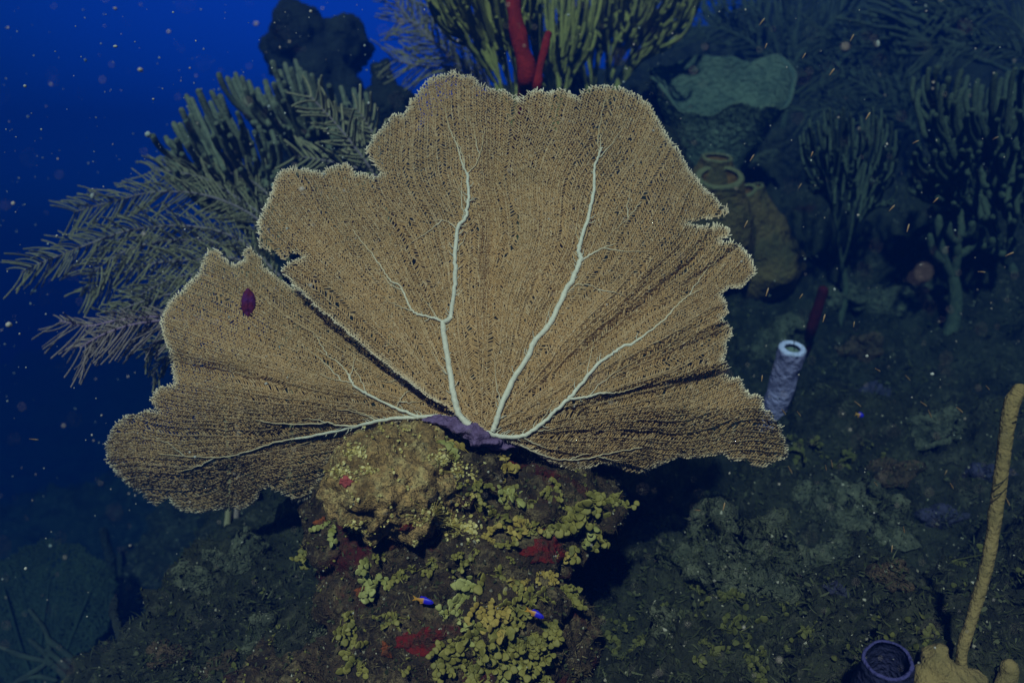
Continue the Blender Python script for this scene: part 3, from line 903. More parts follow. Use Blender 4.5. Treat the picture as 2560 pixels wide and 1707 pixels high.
bush('sea_rod', 'curled dark sea rod with hooked fingers under the right sea rods', (2380, 690, 2.5),
     [(2345, 545, 2.45), (2370, 560, 2.42), (2400, 530, 2.45), (2430, 560, 2.4), (2455, 575, 2.45), (2480, 600, 2.4), (2530, 600, 2.42), (2325, 590, 2.45)], 9.5, M['rod_dark'], (-0.1, -1), 'sea rods on the right reef slope', 9, 7, curl=0.8)

def plume(mb_r, mb_b, pts, d, seed, blen=70, gap=8.5, rr=2.8, rb=1.75, up=1.0, down=1.0, droop=0.25, a=0.0):
    """one feather: a bending midrib with slender side branchlets on both sides"""
    g = np.random.default_rng(seed)
    c = catmull(pts, 14)
    seg = np.linalg.norm(np.diff(c, axis=0), axis=1)
    s = np.concatenate([[0], np.cumsum(seg)])
    T = s[-1]
    dd = d + 0.05 * np.sin(np.linspace(0, 3, len(c)) + seed)
    mb_r.tube(P(c[:, 0], c[:, 1], dd), np.linspace(rr * 1.3, rr * 0.6, len(c)) / F * d, 6, 1.0)
    q, sd = 20.0, 1
    while q < T:
        i = np.interp(q, s, np.arange(len(c)))
        i0 = int(min(i, len(c) - 2)); f = i - i0
        p = c[i0] * (1 - f) + c[i0 + 1] * f
        t = c[i0 + 1] - c[i0]; t = t / (np.linalg.norm(t) + 1e-9)
        for sgn, amt in ((1, up), (-1, down)):
            if g.random() < 0.06: continue
            nrm = np.array([t[1], -t[0]]) * sgn
            if nrm[1] > 0: amt = down
            else: amt = up
            L = blen * amt * g.uniform(0.75, 1.15) * (0.55 + 0.45 * math.sin(math.pi * min(1, 0.12 + 0.80 * q / T)) ** 0.7)
            a0 = g.uniform(0.65, 0.95)
            d1 = t * math.cos(a0) + nrm * math.sin(a0)
            d2 = t * math.cos(a0 * 0.6) + nrm * math.sin(a0 * 0.6) + np.array([0, droop * g.uniform(0.4, 1.4)])
            z0 = np.interp(i, np.arange(len(c)), dd)
            zz = z0 + g.uniform(-0.09, 0.09) * L / 70
            d1 = d1 + g.normal(0, 0.10, 2); d2 = d2 + g.normal(0, 0.22, 2)
            m_ = p + d1 * L * 0.5
            e_ = m_ + d2 * L * 0.5
            u = np.linspace(0, 1, 6)[:, None]
            cc = (1 - u) ** 2 * p + 2 * u * (1 - u) * m_ + u * u * e_
            mb_b.tube(P(cc[:, 0], cc[:, 1], z0 + (zz - z0) * u[:, 0]), np.full(6, rb * g.uniform(0.85, 1.15)) / F * d, 4, a)
        q += gap * g.uniform(0.8, 1.25)

def plume_thing(label, base, feathers, mat, group, seed, cat='sea plume', **kw):
    b3 = P(*base)
    t_ = thing('sea_plume', label, cat, b3, group)
    r_, b_ = MB(), MB()
    for k, (pts, d) in enumerate(feathers):
        plume(r_, b_, pts, d, seed * 10 + k, **kw)
    stalk(r_, b3, px2m(9, base[2]), px2m(5, base[2]))
    r_.build('midribs', mat, t_, b3)
    b_.build('branchlets', mat, t_, b3)
    return t_

PG = 'feathery sea plumes behind the left lobe of the fan'
plume_thing('feathery grey sea plume topmost of those left of the fan', (720, 640, 2.25),
            [([(720, 640), (640, 545), (520, 490), (390, 480), (280, 505), (185, 530)], 2.15), ([(720, 640), (680, 560), (600, 500), (520, 450), (440, 430), (380, 425)], 2.25),
             ([(720, 640), (690, 520), (640, 460), (570, 430)], 2.3)], M['plume'], PG, 1, blen=85)
plume_thing('widest feathery grey sea plume reaching farthest left beside the fan', (700, 690, 2.1),
            [([(700, 690), (600, 600), (470, 565), (330, 575), (210, 615), (110, 655), (55, 680)], 2.05), ([(700, 690), (590, 620), (470, 600), (370, 610), (290, 640), (220, 690)], 2.1)], M['plume'], PG, 2, blen=88)
plume_thing('drooping feathery grey sea plume just above the left lobe of the fan', (700, 730, 2.1),
            [([(700, 730), (600, 650), (480, 650), (380, 660), (290, 690), (215, 735)], 2.05), ([(700, 730), (560, 690), (460, 690), (380, 720), (310, 770)], 2.0), ([(640, 730), (520, 740), (430, 735), (340, 760), (270, 790)], 2.0)], M['plume'], PG, 3, blen=80)
plume_thing('violet sea plume hanging lowest beside the left edge of the fan', (560, 800, 2.0),
            [([(560, 800), (430, 800), (330, 812), (250, 840), (200, 870)], 1.85), ([(560, 800), (430, 790), (300, 800), (220, 815), (150, 802)], 1.9)], M['plume_violet'], PG, 4, blen=105, up=0.45, down=1.0, droop=0.35)
plume_thing('small ochre sea plume tucked under the violet one', (540, 900, 2.0),
            [([(540, 900), (460, 880), (410, 900), (380, 940)], 1.95), ([(540, 900), (470, 860), (400, 850), (360, 880)], 1.95)], M['plume'], PG, 5, blen=60, up=0.4)
plume_thing('pale sea plume arching in front of the sea rods left of the fan crest', (960, 470, 2.2),
            [([(960, 470), (900, 385), (840, 310), (775, 240)], 2.15), ([(960, 470), (890, 420), (800, 400), (740, 390)], 2.2), ([(960, 470), (950, 380), (925, 320), (890, 270)], 2.25)], M['plume'], PG, 6, blen=80, gap=13, rb=3.0)
plume_thing('dim bluish sea plume to the left of the olive sea rod', (1230, 230, 2.9),
            [([(1230, 230), (1150, 150), (1060, 90), (1000, 20), (960, -60)], 2.9), ([(1230, 230), (1130, 170), (1050, 165), (980, 150)], 2.9), ([(1230, 230), (1170, 110), (1110, 20), (1060, -80)], 2.95), ([(1230, 230), (1120, 140), (1040, 60), (990, 50)], 2.9)], M['plume'], 'feathery sea plumes above the fan', 7, blen=85)

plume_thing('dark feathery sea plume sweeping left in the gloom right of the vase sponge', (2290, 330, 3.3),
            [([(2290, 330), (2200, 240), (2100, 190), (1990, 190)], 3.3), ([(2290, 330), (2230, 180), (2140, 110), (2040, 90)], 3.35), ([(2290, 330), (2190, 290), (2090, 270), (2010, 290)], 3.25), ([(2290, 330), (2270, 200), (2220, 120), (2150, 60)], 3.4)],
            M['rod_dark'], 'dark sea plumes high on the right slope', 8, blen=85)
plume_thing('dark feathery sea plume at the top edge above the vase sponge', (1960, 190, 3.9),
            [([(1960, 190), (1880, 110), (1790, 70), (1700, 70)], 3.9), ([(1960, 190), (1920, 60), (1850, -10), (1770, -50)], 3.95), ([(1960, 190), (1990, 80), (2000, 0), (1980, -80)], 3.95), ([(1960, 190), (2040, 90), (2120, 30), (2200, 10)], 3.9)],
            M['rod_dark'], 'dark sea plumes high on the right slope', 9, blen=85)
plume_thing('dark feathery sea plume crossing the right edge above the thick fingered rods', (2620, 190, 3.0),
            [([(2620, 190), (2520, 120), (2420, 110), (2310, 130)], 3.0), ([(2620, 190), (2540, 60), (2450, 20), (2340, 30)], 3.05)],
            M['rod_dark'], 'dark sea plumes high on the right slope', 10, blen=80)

# ------------------------------------------------------------------ rope and tube sponges
def rope(name, label, pts, wpx, d, mat, cat='sponge', seed=0, sides=14, wob=0.22, ring=0.0, group=None):
    c = catmull(pts, 14)
    n = len(c)
    dd = np.interp(np.linspace(0, 1, n), np.linspace(0, 1, len(d)), d) if isinstance(d, (list, tuple)) else np.full(n, d)
    w = np.interp(np.linspace(0, 1, n), np.linspace(0, 1, len(wpx)), wpx)
    if ring: w = w * (1 + ring * np.sin(np.arange(n) * 2.1) + 0.05 * np.random.default_rng(seed).normal(0, 1, n))
    mb = MB()
    mb.tube(P(c[:, 0], c[:, 1], dd), w / F * dd, sides, 0.0, wob=wob)
    return tag(mb.build(name, mat, None, P(c[0, 0], c[0, 1], dd[0])), label, cat, group)

rope('rope_sponge', 'thick red rope sponge rising behind the crest of the fan', [(1296, 470), (1305, 310), (1310, 220), (1316, 165), (1298, 100), (1286, 40), (1280, -40)], [19, 18, 19, 21, 20, 19, 18], [2.9, 2.2, 2.1, 2.1, 2.12, 2.15], M['red_rope'], wob=0.3)
rope('rope_sponge', 'thinner red rope sponge leaning beside the thick one', [(1328, 470), (1338, 310), (1343, 215), (1352, 160), (1364, 110), (1371, 86)], [12, 11, 11, 10, 10, 9], [2.9, 2.2, 2.1, 2.1, 2.12, 2.15], M['red_rope'], wob=0.3)
rope('rope_sponge', 'dark red rope sponge behind the lavender tube sponge', [(2005, 905), (2020, 850), (2038, 790), (2058, 725)], [12, 12, 13, 12], [2.64, 2.5, 2.45], M['dark_red'])
rope('rope_sponge', 'black rope sponge standing behind the small sea fan', [(290, 1530), (278, 1410), (268, 1370), (258, 1325)], [11, 12, 12, 10], 2.9, M['black'])
rope('rope_sponge', 'black stub of rope sponge low at the right edge of the small sea fan', [(302, 1640), (295, 1565), (284, 1530), (287, 1500)], [10, 11, 11, 10], [1.75, 1.85], M['black'])

def tube_sponge(base, top, r0, r1, wall, mat, mat_in, parent, pbase, names=('tube', 'opening'), wobble=0.08, seed=0, tilt=(0, 0, 0), depth=0.5, bulge=0.0, rings=26, rim=1.0):
    """hollow tube between two world points: outside, rounded rim and lining"""
    base, top = np.asarray(base, float), np.asarray(top, float)
    ax = top - base
    L = np.linalg.norm(ax); ax /= L
    u = np.cross(ax, [0.2, 1, 0.1]); u /= np.linalg.norm(u)
    v = np.cross(ax, u)
    seg = 40
    th = np.linspace(0, 2 * np.pi, seg, endpoint=False)
    t = np.linspace(0, 1, rings)
    r = r0 + (r1 - r0) * t + bulge * r0 * np.sin(np.pi * t) * (1 - t)
    prof = [(tt * L, rr_, 0.0) for tt, rr_ in zip(t, r)]
    for k in range(1, 6):
        a = math.pi * k / 6
        prof.append((L + wall * 0.55 * math.sin(a), r1 - wall * 0.5 * (1 - math.cos(a)), rim))
    tl = np.array(tilt)
    def ring_pts(h, rr_, tn):
        c = base + ax * h
        ring = c + rr_ * (np.cos(th)[:, None] * u + np.sin(th)[:, None] * v)
        k = 1 + wobble * noise(ring * (0.9 / max(r0, r1)) , seed) + wobble * 0.4 * noise(ring * (3.2 / max(r0, r1)), seed + 5)
        return c + (ring - c) * k[:, None]
    V = np.vstack([ring_pts(*q) for q in prof])
    n = len(prof)
    i = np.arange(n - 1)[:, None] * seg + np.arange(seg)[None]
    j = np.arange(n - 1)[:, None] * seg + (np.arange(seg)[None] + 1) % seg
    Q = np.stack([i, j, j + seg, i + seg], -1).reshape(-1, 4)
    tone = np.repeat([q[2] for q in prof], seg)
    lo = mesh(names[0], V, Q, mat, parent, pbase, True, {'tone': tone})
    ri = r1 - wall
    prof2 = [(L - 0.004, ri, 0)] + [(L - depth * L * k / 8, ri * (1 - 0.45 * (k / 8) ** 2), 0) for k in range(1, 9)]
    V2 = np.vstack([ring_pts(*q) for q in prof2] + [(base + ax * (L - depth * L * 1.02))[None]])
    n2 = len(prof2)
    fc = []
    for a in range(n2 - 1):
        for k in range(seg):
            fc.append((a * seg + k, (a + 1) * seg + k, (a + 1) * seg + (k + 1) % seg, a * seg + (k + 1) % seg))
    for k in range(seg): fc.append(((n2 - 1) * seg + k, len(V2) - 1, (n2 - 1) * seg + (k + 1) % seg))
    mesh(names[1], V2, fc, mat_in, lo, pbase)
    return lo

# big vase sponge
vb = P(1782, 432, 3.08)
vs = thing('vase_sponge', 'large fuzzy blue green vase sponge open to the front above the tube sponges', 'vase sponge', vb)
axv = Vector((0.06, -0.10, 0.99)).normalized()
Lv = 0.42
seg = 72
th = np.linspace(0, 2 * np.pi, seg, endpoint=False)
axn = np.array(axv)
uu = np.cross(axn, [0, 1, 0]); uu /= np.linalg.norm(uu)
vv = np.cross(axn, uu)
def vase_ring(t, r, inner):
    rimw = 1 + 0.16 * np.cos(2 * th + 0.6) * t + 0.10 * np.cos(3 * th + 1.9) * t
    back = (np.cos(th)[:, None] * uu + np.sin(th)[:, None] * vv)[:, 1]
    rgt = (np.cos(th)[:, None] * uu + np.sin(th)[:, None] * vv)[:, 0]
    hh = t * Lv * (0.78 + t * (0.24 * np.tanh(2.2 * back) + 0.06 * rgt + 0.035 * np.sin(4 * th + 1.0) + 0.02 * np.sin(9 * th)))
    p = vb + axn * hh[:, None] + (r * rimw)[:, None] * (np.cos(th)[:, None] * uu + np.sin(th)[:, None] * vv)
    return p + (p - vb) * ((0.06 if inner else 0.035) * fbm(p, 14, 3, 3))[:, None]
po = [(t, 0.110 + 0.120 * t ** 0.9, 0.0) for t in np.linspace(0, 1, 24)]
V = np.vstack([vase_ring(t, r, 0) for t, r, _ in po] + [vase_ring(1.012, 0.222, 0), vase_ring(1.0, 0.214, 0)])
n = len(V) // seg
i = np.arange(n - 1)[:, None] * seg + np.arange(seg)[None]
j = np.arange(n - 1)[:, None] * seg + (np.arange(seg)[None] + 1) % seg
Q = np.stack([i, j, j + seg, i + seg], -1).reshape(-1, 4)
wall = mesh('outer_wall', V, Q, M['vase'], vs, vb, True, {'tone': np.repeat(np.concatenate([np.zeros(24), [0.5, 0.9]]), seg)})
tin = np.linspace(0.998, 0.25, 20)
V = np.vstack([vase_ring(t, 0.086 + 0.126 * t ** 0.9, 1) for t in tin] + [vase_ring(0.22, 0.01, 1)])
n = len(V) // seg
i = np.arange(n - 1)[:, None] * seg + np.arange(seg)[None]
j = np.arange(n - 1)[:, None] * seg + (np.arange(seg)[None] + 1) % seg
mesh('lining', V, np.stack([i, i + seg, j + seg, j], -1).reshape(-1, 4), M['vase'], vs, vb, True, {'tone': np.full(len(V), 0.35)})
# fuzz on the vase: short bristles on the wall and the rim
mb = MB()
g = np.random.default_rng(5)
for _ in range(1300):
    t = g.uniform(0.15, 1.0) ** 0.6
    k = g.integers(0, seg)
    r = 0.110 + 0.120 * t ** 0.9
    fr = g.random()
    pr = vase_ring(t, r, 0)
    p = pr[k] * (1 - fr) + pr[(k + 1) % seg] * fr
    nrm = (np.cos(th[k]) * uu + np.sin(th[k]) * vv) * 0.8 + axn * (0.9 if t > 0.96 else 0.1) + g.normal(0, 0.25, 3)
    nrm /= np.linalg.norm(nrm)
    L = g.uniform(0.004, 0.010)
    mb.tube(np.stack([p - nrm * 0.003, p + nrm * L * 0.6, p + nrm * L]), np.array([0.0016, 0.0012, 0.0005]), 3, 0.4 if t > 0.9 else 0.0, tip=False)
mb.build('bristles', M['vase'], wall, vb)

tb = P(1850, 650, 2.95)
ts = thing('tube_sponge', 'cluster of brown tube sponges with pale rims beside the right edge of the fan', 'tube sponge', tb)
tube_sponge(P(1760, 610, 2.88), P(1793, 398, 2.73), .107, .053, .016, M['tube'], M['tube_in'], ts, tb, seed=1, depth=0.3, bulge=0.5, wobble=0.22)
tube_sponge(P(1785, 650, 2.88), P(1800, 446, 2.66), .132, .076, .021, M['tube'], M['tube_in'], ts, tb, seed=2, depth=0.3, bulge=0.3, wobble=0.22)
tube_sponge(P(1910, 700, 3.07), P(1862, 478, 2.86), .150, .045, .015, M['tube'], M['tube_in'], ts, tb, seed=3, depth=0.2, bulge=0.6, wobble=0.24)
tube_sponge(P(1925, 660, 3.07), P(1888, 468, 2.93), .095, .031, .010, M['tube'], M['tube_in'], ts, tb, seed=4, depth=0.2, bulge=0.4, wobble=0.22)

lb = P(1922, 1072, 2.36)
lv = thing('tube_sponge', 'pale lavender tube sponge standing alone right of the fan', 'tube sponge', lb)
lt = tube_sponge(lb, P(1980, 874, 2.20), .033, .037, .018, M['lavender'], M['lav_in'], lv, lb, seed=6, depth=0.35, wobble=0.10, rings=40)
mb = MB()
tp = P(1981, 862, 2.18)
mb.tube(np.stack([tp + np.array([0.002, -0.012, -0.016]), tp + np.array([0.002, -0.008, 0.0]), tp + np.array([0.003, -0.004, 0.012])]), 0.0013, 5)
mb.build('brittle_arm', M['black'], lt, lb)

bb = P(2200, 1800, 1.17)
bv = thing('vase_sponge', 'dark blue violet vase sponge with a gaping mouth at the bottom', 'vase sponge', bb)
tube_sponge(bb, bb + np.array([-0.026, -0.060, 0.128]), .044, .031, .005, M['blue_vase'], M['blue_vase'], bv, bb, names=('wall', 'lining'), seed=8, depth=0.7, wobble=0.14)

# black lump of sponge against the blue
bl, bf = lumps_mesh([(760, 110, 3.7, 80, 85, .16), (860, 130, 3.75, 62, 85, .15), (700, 150, 3.7, 40, 60, .12), (770, 50, 3.7, 38, 36, .08), (800, 260, 3.7, 110, 120, .2), (800, 420, 3.7, 120, 130, .2), (790, 580, 3.75, 140, 150, .22), (780, 700, 3.8, 170, 120, .25)], 0.018, (0.035, 0.022, 0.012), 120, (7, 18, 45))
tag(mesh('barrel_sponge', bl, bf, M['black'], base=P(800, 360, 3.7)), 'big dark lumpy sponge head silhouetted against the blue water', 'sponge')
bl, bf = lumps_mesh([(960, 200, 3.2, 32, 40, .08), (960, 270, 3.2, 55, 70, .12), (1000, 300, 3.2, 40, 70, .1), (920, 350, 3.2, 60, 90, .13), (950, 440, 3.22, 75, 90, .14)], 0.013, (0.028, 0.018, 0.010), 130, (9, 22, 55))
tag(mesh('barrel_sponge', bl, bf, M['black'], base=P(960, 420, 3.2)), 'smaller near black craggy sponge between the dark head and the fan crest', 'sponge')

# yellow rope at the right
wb_ = P(2412, 1700, 1.14)
wt = thing('rope_sponge', 'long tan yellow rope sponge rising along the right edge from a lumpy base', 'rope sponge', wb_)
c = catmull([(2448, 1760), (2418, 1705), (2403, 1640), (2425, 1560), (2452, 1470), (2474, 1380), (2490, 1270), (2504, 1180), (2514, 1100), (2528, 1015), (2548, 975)], 26)
n = len(c)
w = np.interp(np.linspace(0, 1, n), [0, .1, .5, .8, 1], [20, 17, 19, 21, 24])
g = np.random.default_rng(9)
w = 0.78 * w * (1 + 0.05 * noise(np.column_stack([np.arange(n) * 0.12, np.zeros(n), np.zeros(n)]), 4) + 0.022 * np.sin(np.arange(n) * 1.5) + 0.012 * g.normal(0, 1, n))
mb = MB(); mb.tube(P(c[:, 0], c[:, 1], 1.14), w / F * 1.14, 18, wob=0.10); mb.build('rope', M['whip'], wt, wb_)
hv, hf = lumps_mesh([(2340, 1660, 1.14, 38, 36, .03), (2370, 1710, 1.14, 55, 55, .04), (2310, 1710, 1.14, 30, 50, .03), (2420, 1725, 1.14, 50, 50, .04), (2345, 1625, 1.14, 20, 18, .014), (2400, 1820, 1.17, 130, 110, .09)], 0.004, (0.004, 0.003, 0.0015), 150, (30, 70, 160))
mesh('base_lump', hv, hf, M['whip'], wt, wb_)
mb = MB(); c = catmull([(2495, 1790), (2508, 1720), (2522, 1685), (2524, 1668)], 10); mb.tube(P(c[:, 0], c[:, 1], 1.14), np.full(len(c), 23) / F * 1.14, 14, wob=0.12); mb.build('finger', M['whip'], wt, wb_)
mb = MB()
for (x, y, s_) in ((2490, 1232, 1), (2548, 1033, 1), (2492, 1205, 1)):
    q = np.array([(x - 6 * s_, y + 10), (x + 6 * s_, y + 4), (x + 18 * s_, y - 3), (x + 28 * s_, y - 14)])
    mb = MB()
    mb.tube(P(q[:, 0], q[:, 1], 1.115), np.array([2.0, 1.8, 1.4, 0.8]) / F * 1.12, 5)
    mb.build('brittle_arm', M['black'], wt, wb_)

# ------------------------------------------------------------------ small distant sea fan and branching coral, lower left
sf = [(-60, 1640), (-80, 1500), (-40, 1430), (10, 1400), (60, 1372), (110, 1345), (150, 1355), (200, 1360), (225, 1385), (260, 1402), (285, 1435), (292, 1470), (282, 1520), (270, 1570), (235, 1610), (190, 1640), (140, 1690), (110, 1740), (60, 1740)]
sfb = P(110, 1760, 2.5)
sft = thing('sea_fan', 'small dim blue green sea fan low in the left corner', 'sea fan', sfb)
net_mesh('net', rough_outline(sf, 6, 8), (105, 1750), 10, 8.5, 12, lambda p: 2.5 + 0.1 * (1740 - p[:, 1]) / 400 + 0.03 * np.sin(p[:, 0] * 0.02), M['small_net'], sft, sfb, 2.6, pale=16, palew=0.3)
mb = MB()
for pts in ([(105, 1760), (100, 1650), (110, 1550), (125, 1450)], [(105, 1760), (60, 1640), (30, 1540), (10, 1470)], [(105, 1760), (160, 1640), (200, 1540), (230, 1470)]):
    c = catmull(pts, 8); dq = 2.5 + 0.1 * (1740 - c[:, 1]) / 400 + 0.03 * np.sin(c[:, 0] * 0.02) - 0.006
    mb.tube(P(c[:, 0], c[:, 1], dq), np.linspace(6, 2.5, len(c)) / F * 2.5, 6)
mb.build('rib', M['small_net'], sft, sfb)

def branching(label, base, paths, rpx, d, mat, group=None):
    b3 = P(*base)
    mb = MB()
    for pts in paths:
        c = catmull(pts, 8)
        mb.tube(P(c[:, 0], c[:, 1], np.full(len(c), d)), np.linspace(rpx * 1.2, rpx * 0.75, len(c)) / F * d, 7, wob=0.2)
    return tag(mb.build('branching_coral', mat, None, b3), label, 'coral', group)
branching('thin blue green branching coral in front of the small sea fan', (130, 1740, 2.0),
          [[(135, 2000), (140, 1850), (165, 1740), (190, 1720)], [(190, 1720), (130, 1660), (60, 1640), (-10, 1612)], [(130, 1660), (110, 1630), (75, 1600)], [(-20, 1760), (50, 1700), (120, 1650), (115, 1580), (75, 1525)], [(115, 1620), (160, 1660), (185, 1690)], [(120, 1600), (175, 1640), (195, 1670)], [(50, 1700), (90, 1690), (140, 1700)]], 8, 2.05, M['dead_branch'])

# ------------------------------------------------------------------ coral heads and sponge patches on the slope
HEADS = []
for (px, py, rx, ry, lab, mt_) in (
        (1955, 860, 62, 48, 'grey green mound of coral behind the lavender tube sponge', 'head'), (2118, 745, 55, 28, 'pale crusted coral lump on the slope beside the dark red rope', 'head'),
        (1905, 405, 55, 22, 'pale ledge of coral between the vase sponge and the tube sponges', 'head'), (2240, 760, 90, 40, 'broad dull coral mound under the fine sea rod', 'head'),
        (2350, 1290, 48, 24, 'blue grey coral mound left of the tan rope', 'violet_lump'), (2470, 1185, 60, 27, 'violet ridged sponge behind the tan yellow rope', 'violet_lump'),
        (2180, 980, 48, 25, 'smooth dark blue coral mound in the middle of the right slope', 'violet_lump'),
        (2090, 1475, 32, 25, 'purplish grey encrusted lump above the blue vase sponge', 'violet_lump'),
        (560, 1395, 70, 30, 'blue lit coral mound on the far left slope', 'head'), (470, 1440, 55, 30, 'dim blue coral mound beyond the left rubble slope', 'head'),
        (800, 1595, 36, 26, 'pale grey coral lump on the rubble left of the rock', 'head'), (620, 1360, 48, 36, 'shadowed coral mound below the left lobe', 'head'),
        (1720, 1400, 60, 40, 'dark rounded coral head at the near end of the right slope', 'head_brown'), (1890, 1330, 50, 34, 'brown coral head in the middle of the right slope', 'head_brown'),
        (2020, 1240, 46, 30, 'dull green coral head right of the fan tip', 'head'), (2240, 1180, 54, 34, 'rusty brown coral head left of the violet sponge', 'head_brown'),
        (1660, 1560, 54, 40, 'dim green coral head beside the gap at the bottom', 'head'), (2060, 1380, 44, 30, 'small grey green coral head above the blue vase sponge', 'head'),
        (2230, 1440, 50, 36, 'reddish brown coral lump right of the purplish grey lump', 'head_brown'), (2360, 1060, 60, 38, 'dark green coral mound high on the right slope', 'head'),
        (1800, 1290, 36, 24, 'low pale green coral lump under the right tip of the fan', 'head'), (2150, 870, 50, 30, 'dull brown coral mound right of the dark red rope', 'head_brown'),
        (1830, 1410, 165, 105, 'large rounded encrusted mound on the near right slope beyond the gap', 'head'), (2170, 1310, 120, 80, 'broad lumpy dark mound in the middle of the right slope', 'head'),
        (420, 1640, 50, 34, 'grey brown coral lump on the left rubble slope', 'head_brown'), (650, 1560, 44, 34, 'mottled coral lump left of the rock foot', 'head'), (540, 1660, 40, 28, 'low dull coral lump near the bottom left', 'head_brown')):
    h = cast(px, py, 'ground')
    if h is None: continue
    p, nn_ = h
    d = float(p[1] * cp - p[2] * sp)
    o = blob(p, nn_ + np.array([0, -0.4, 0.5]), px2m(rx, d), px2m(ry, d) * 1.2, px2m(min(rx, ry) * 0.8, d), M[mt_], 'coral_head', seed=int(px), rough=0.3, rad=14, seg=44, bvh=bvh_ground)
    tag(o, lab, 'coral')
    hv_ = np.empty(len(o.data.vertices) * 3); o.data.vertices.foreach_get('co', hv_); hv_ = hv_.reshape(-1, 3)
    dd_ = fbm(hv_ + p, 26, 4, int(px)) * px2m(min(rx, ry), d) * 0.34
    no_ = np.empty(len(hv_) * 3); o.data.vertices.foreach_get('normal', no_); no_ = no_.reshape(-1, 3)
    hv_ = hv_ + no_ * dd_[:, None]
    o.data.vertices.foreach_set('co', hv_.ravel())
    HEADS.append((hv_ + p, [tuple(q.vertices) for q in o.data.polygons]))

for (px, py, rx, ry, mt_, lab) in (
        (1352, 1378, 46, 32, 'crust_red', 'bright red encrusting sponge on the rock right of centre'), (1035, 1600, 62, 30, 'crust_red', 'dark red encrusting sponge low on the rock near the left fish'),
        (1019, 1319, 16, 11, 'crust_red', 'small red sponge spot under the rim of the tan boulder'), (865, 1203, 18, 12, 'crust_pink', 'pinkish red crust on the left flank of the tan boulder'),
        (915, 1470, 26, 22, 'crust_orange', 'rusty orange sponge left of the pale hanging algae'), (970, 1622, 15, 24, 'crust_orange', 'orange sponge beside the dark red sponge low on the rock'),
        (985, 1362, 11, 11, 'crust_orange', 'round orange knob in the shade beneath the boulder'), (808, 1305, 18, 13, 'crust_orange', 'rust brown sponge at the left edge of the rock'),
        (1290, 1165, 18, 14, 'crust_red', 'dark red spot near the golden algae on the crest'), (1385, 1190, 16, 10, 'crust_red', 'little red crust under the right lobe of the fan'),
        (1470, 1395, 30, 12, 'crust_orange', 'orange brown crust along the lower right edge of the rock'), (1385, 1325, 28, 14, 'crust_red', 'maroon crust between the two right algae clumps')):
    h = cast(px, py)
    if h is None: continue
    p, nn_ = h
    d = float(p[1] * cp - p[2] * sp)
    nn_ = nn_ + np.array([0, -0.6, 0.15])
    o = blob(p, nn_, px2m(rx, d), px2m(ry, d), 0.006, M[mt_], 'encrusting_sponge', seed=int(px + py), rough=0.8, bvh=bvh_rock)
    tag(o, lab, 'sponge')

# ------------------------------------------------------------------ leafy algae on the rock
def disc(mb, c, n, r, g, a, el=1.0, dirv=None):
    n = n / np.linalg.norm(n)
    u = np.cross(n, [0.3, 0.5, 0.8]) if dirv is None else dirv - n * (n @ dirv)
    u /= np.linalg.norm(u) + 1e-9
    v = np.cross(n, u)
    k = 10
    th = np.linspace(0, 2 * np.pi, k, endpoint=False)
    e_ = 1 + 0.12 * np.sin(3 * th + g.uniform(0, 6)) + 0.06 * g.normal(0, 1, k)
    def rg(s, h): return c + n * h + (s * r * e_)[:, None] * (el * np.cos(th)[:, None] * u + np.sin(th)[:, None] * v)
    t = r * 0.16
    V = np.vstack([rg(np.full(k, 0.05), t * 0.6), rg(np.full(k, 0.72), t * 0.9), rg(np.full(k, 1.0), 0), rg(np.full(k, 0.7), -t)])
    i = np.arange(3)[:, None] * k + np.arange(k)[None]
    j = np.arange(3)[:, None] * k + (np.arange(k)[None] + 1) % k
    mb.add(V, np.stack([i, j, j + k, i + k], -1).reshape(-1, 4), np.repeat([a, a * 0.6, min(1, a + 0.35), a], k))

def algae(px, py, label, nch, segs, rpx, mat='algae', spread=40, hang=(0.2, -1), seed=0, group='leafy algae on the rock', where='rock'):
    """branching chains of flat coin-shaped segments rooted on the rock"""
    h = cast(px, py, where)
    if h is None: return None
    tree = bvh_rock if where == 'rock' else bvh_ground
    p, nn_ = h
    g = np.random.default_rng(seed + int(px * 7 + py))
    d = float(p[1] * cp - p[2] * sp)
    r = px2m(rpx, d)
    mb = MB()
    hv_ = np.array([hang[0], 0, hang[1]], float)
    sx = px2m(spread, d)
    for k in range(nch):
        o = p + np.array([g.normal(0, 0.45) * sx, 0, g.normal(0, 0.3) * sx])
        q = tree.find_nearest(Vector(o))
        n_ = nn_
        if q[0] is not None:
            o = np.array(q[0]); n_ = np.array(q[1])
            if n_ @ o > 0: n_ = -n_
        mb.tube(np.stack([p - nn_ * 0.001, (p + o) / 2 - n_ * 0.001, o]), 0.0009, 4, 0.1)     # runner that ties the tuft together
        dirv = n_ * 0.75 + hv_ * 0.7 + g.normal(0, 0.42, 3)
        c = o.copy()
        rr = r * g.uniform(0.75, 1.2)
        ns = int(g.integers(segs[0], segs[1] + 1))
        for s_ in range(ns):
            dirv = dirv / np.linalg.norm(dirv)
            fn = np.array([0, -1.0, 0.25]) + g.normal(0, 0.38, 3)
            fn = fn - dirv * (fn @ dirv) * 0.8
            c = c + dirv * rr * 1.35
            disc(mb, c, fn, rr * g.uniform(0.8, 1.15), g, float(np.clip(g.normal(0.12 + 0.5 * (s_ / max(1, ns - 1)) ** 2, 0.15), 0, 1)), g.uniform(0.8, 1.1), dirv)
            if g.random() < 0.35:
                sd = np.cross(fn, dirv); sd /= np.linalg.norm(sd) + 1e-9
                disc(mb, c + (sd * g.choice([-1, 1]) + dirv * 0.6) * rr * 1.3, fn + g.normal(0, 0.3, 3), rr * g.uniform(0.7, 1.0), g, float(g.uniform(0.1, 0.6)))
            dirv = dirv + g.normal(0, 0.25, 3) + hv_ * 0.14
    return tag(mb.build('leafy_algae', M[mat], None, p), label, 'algae', group)

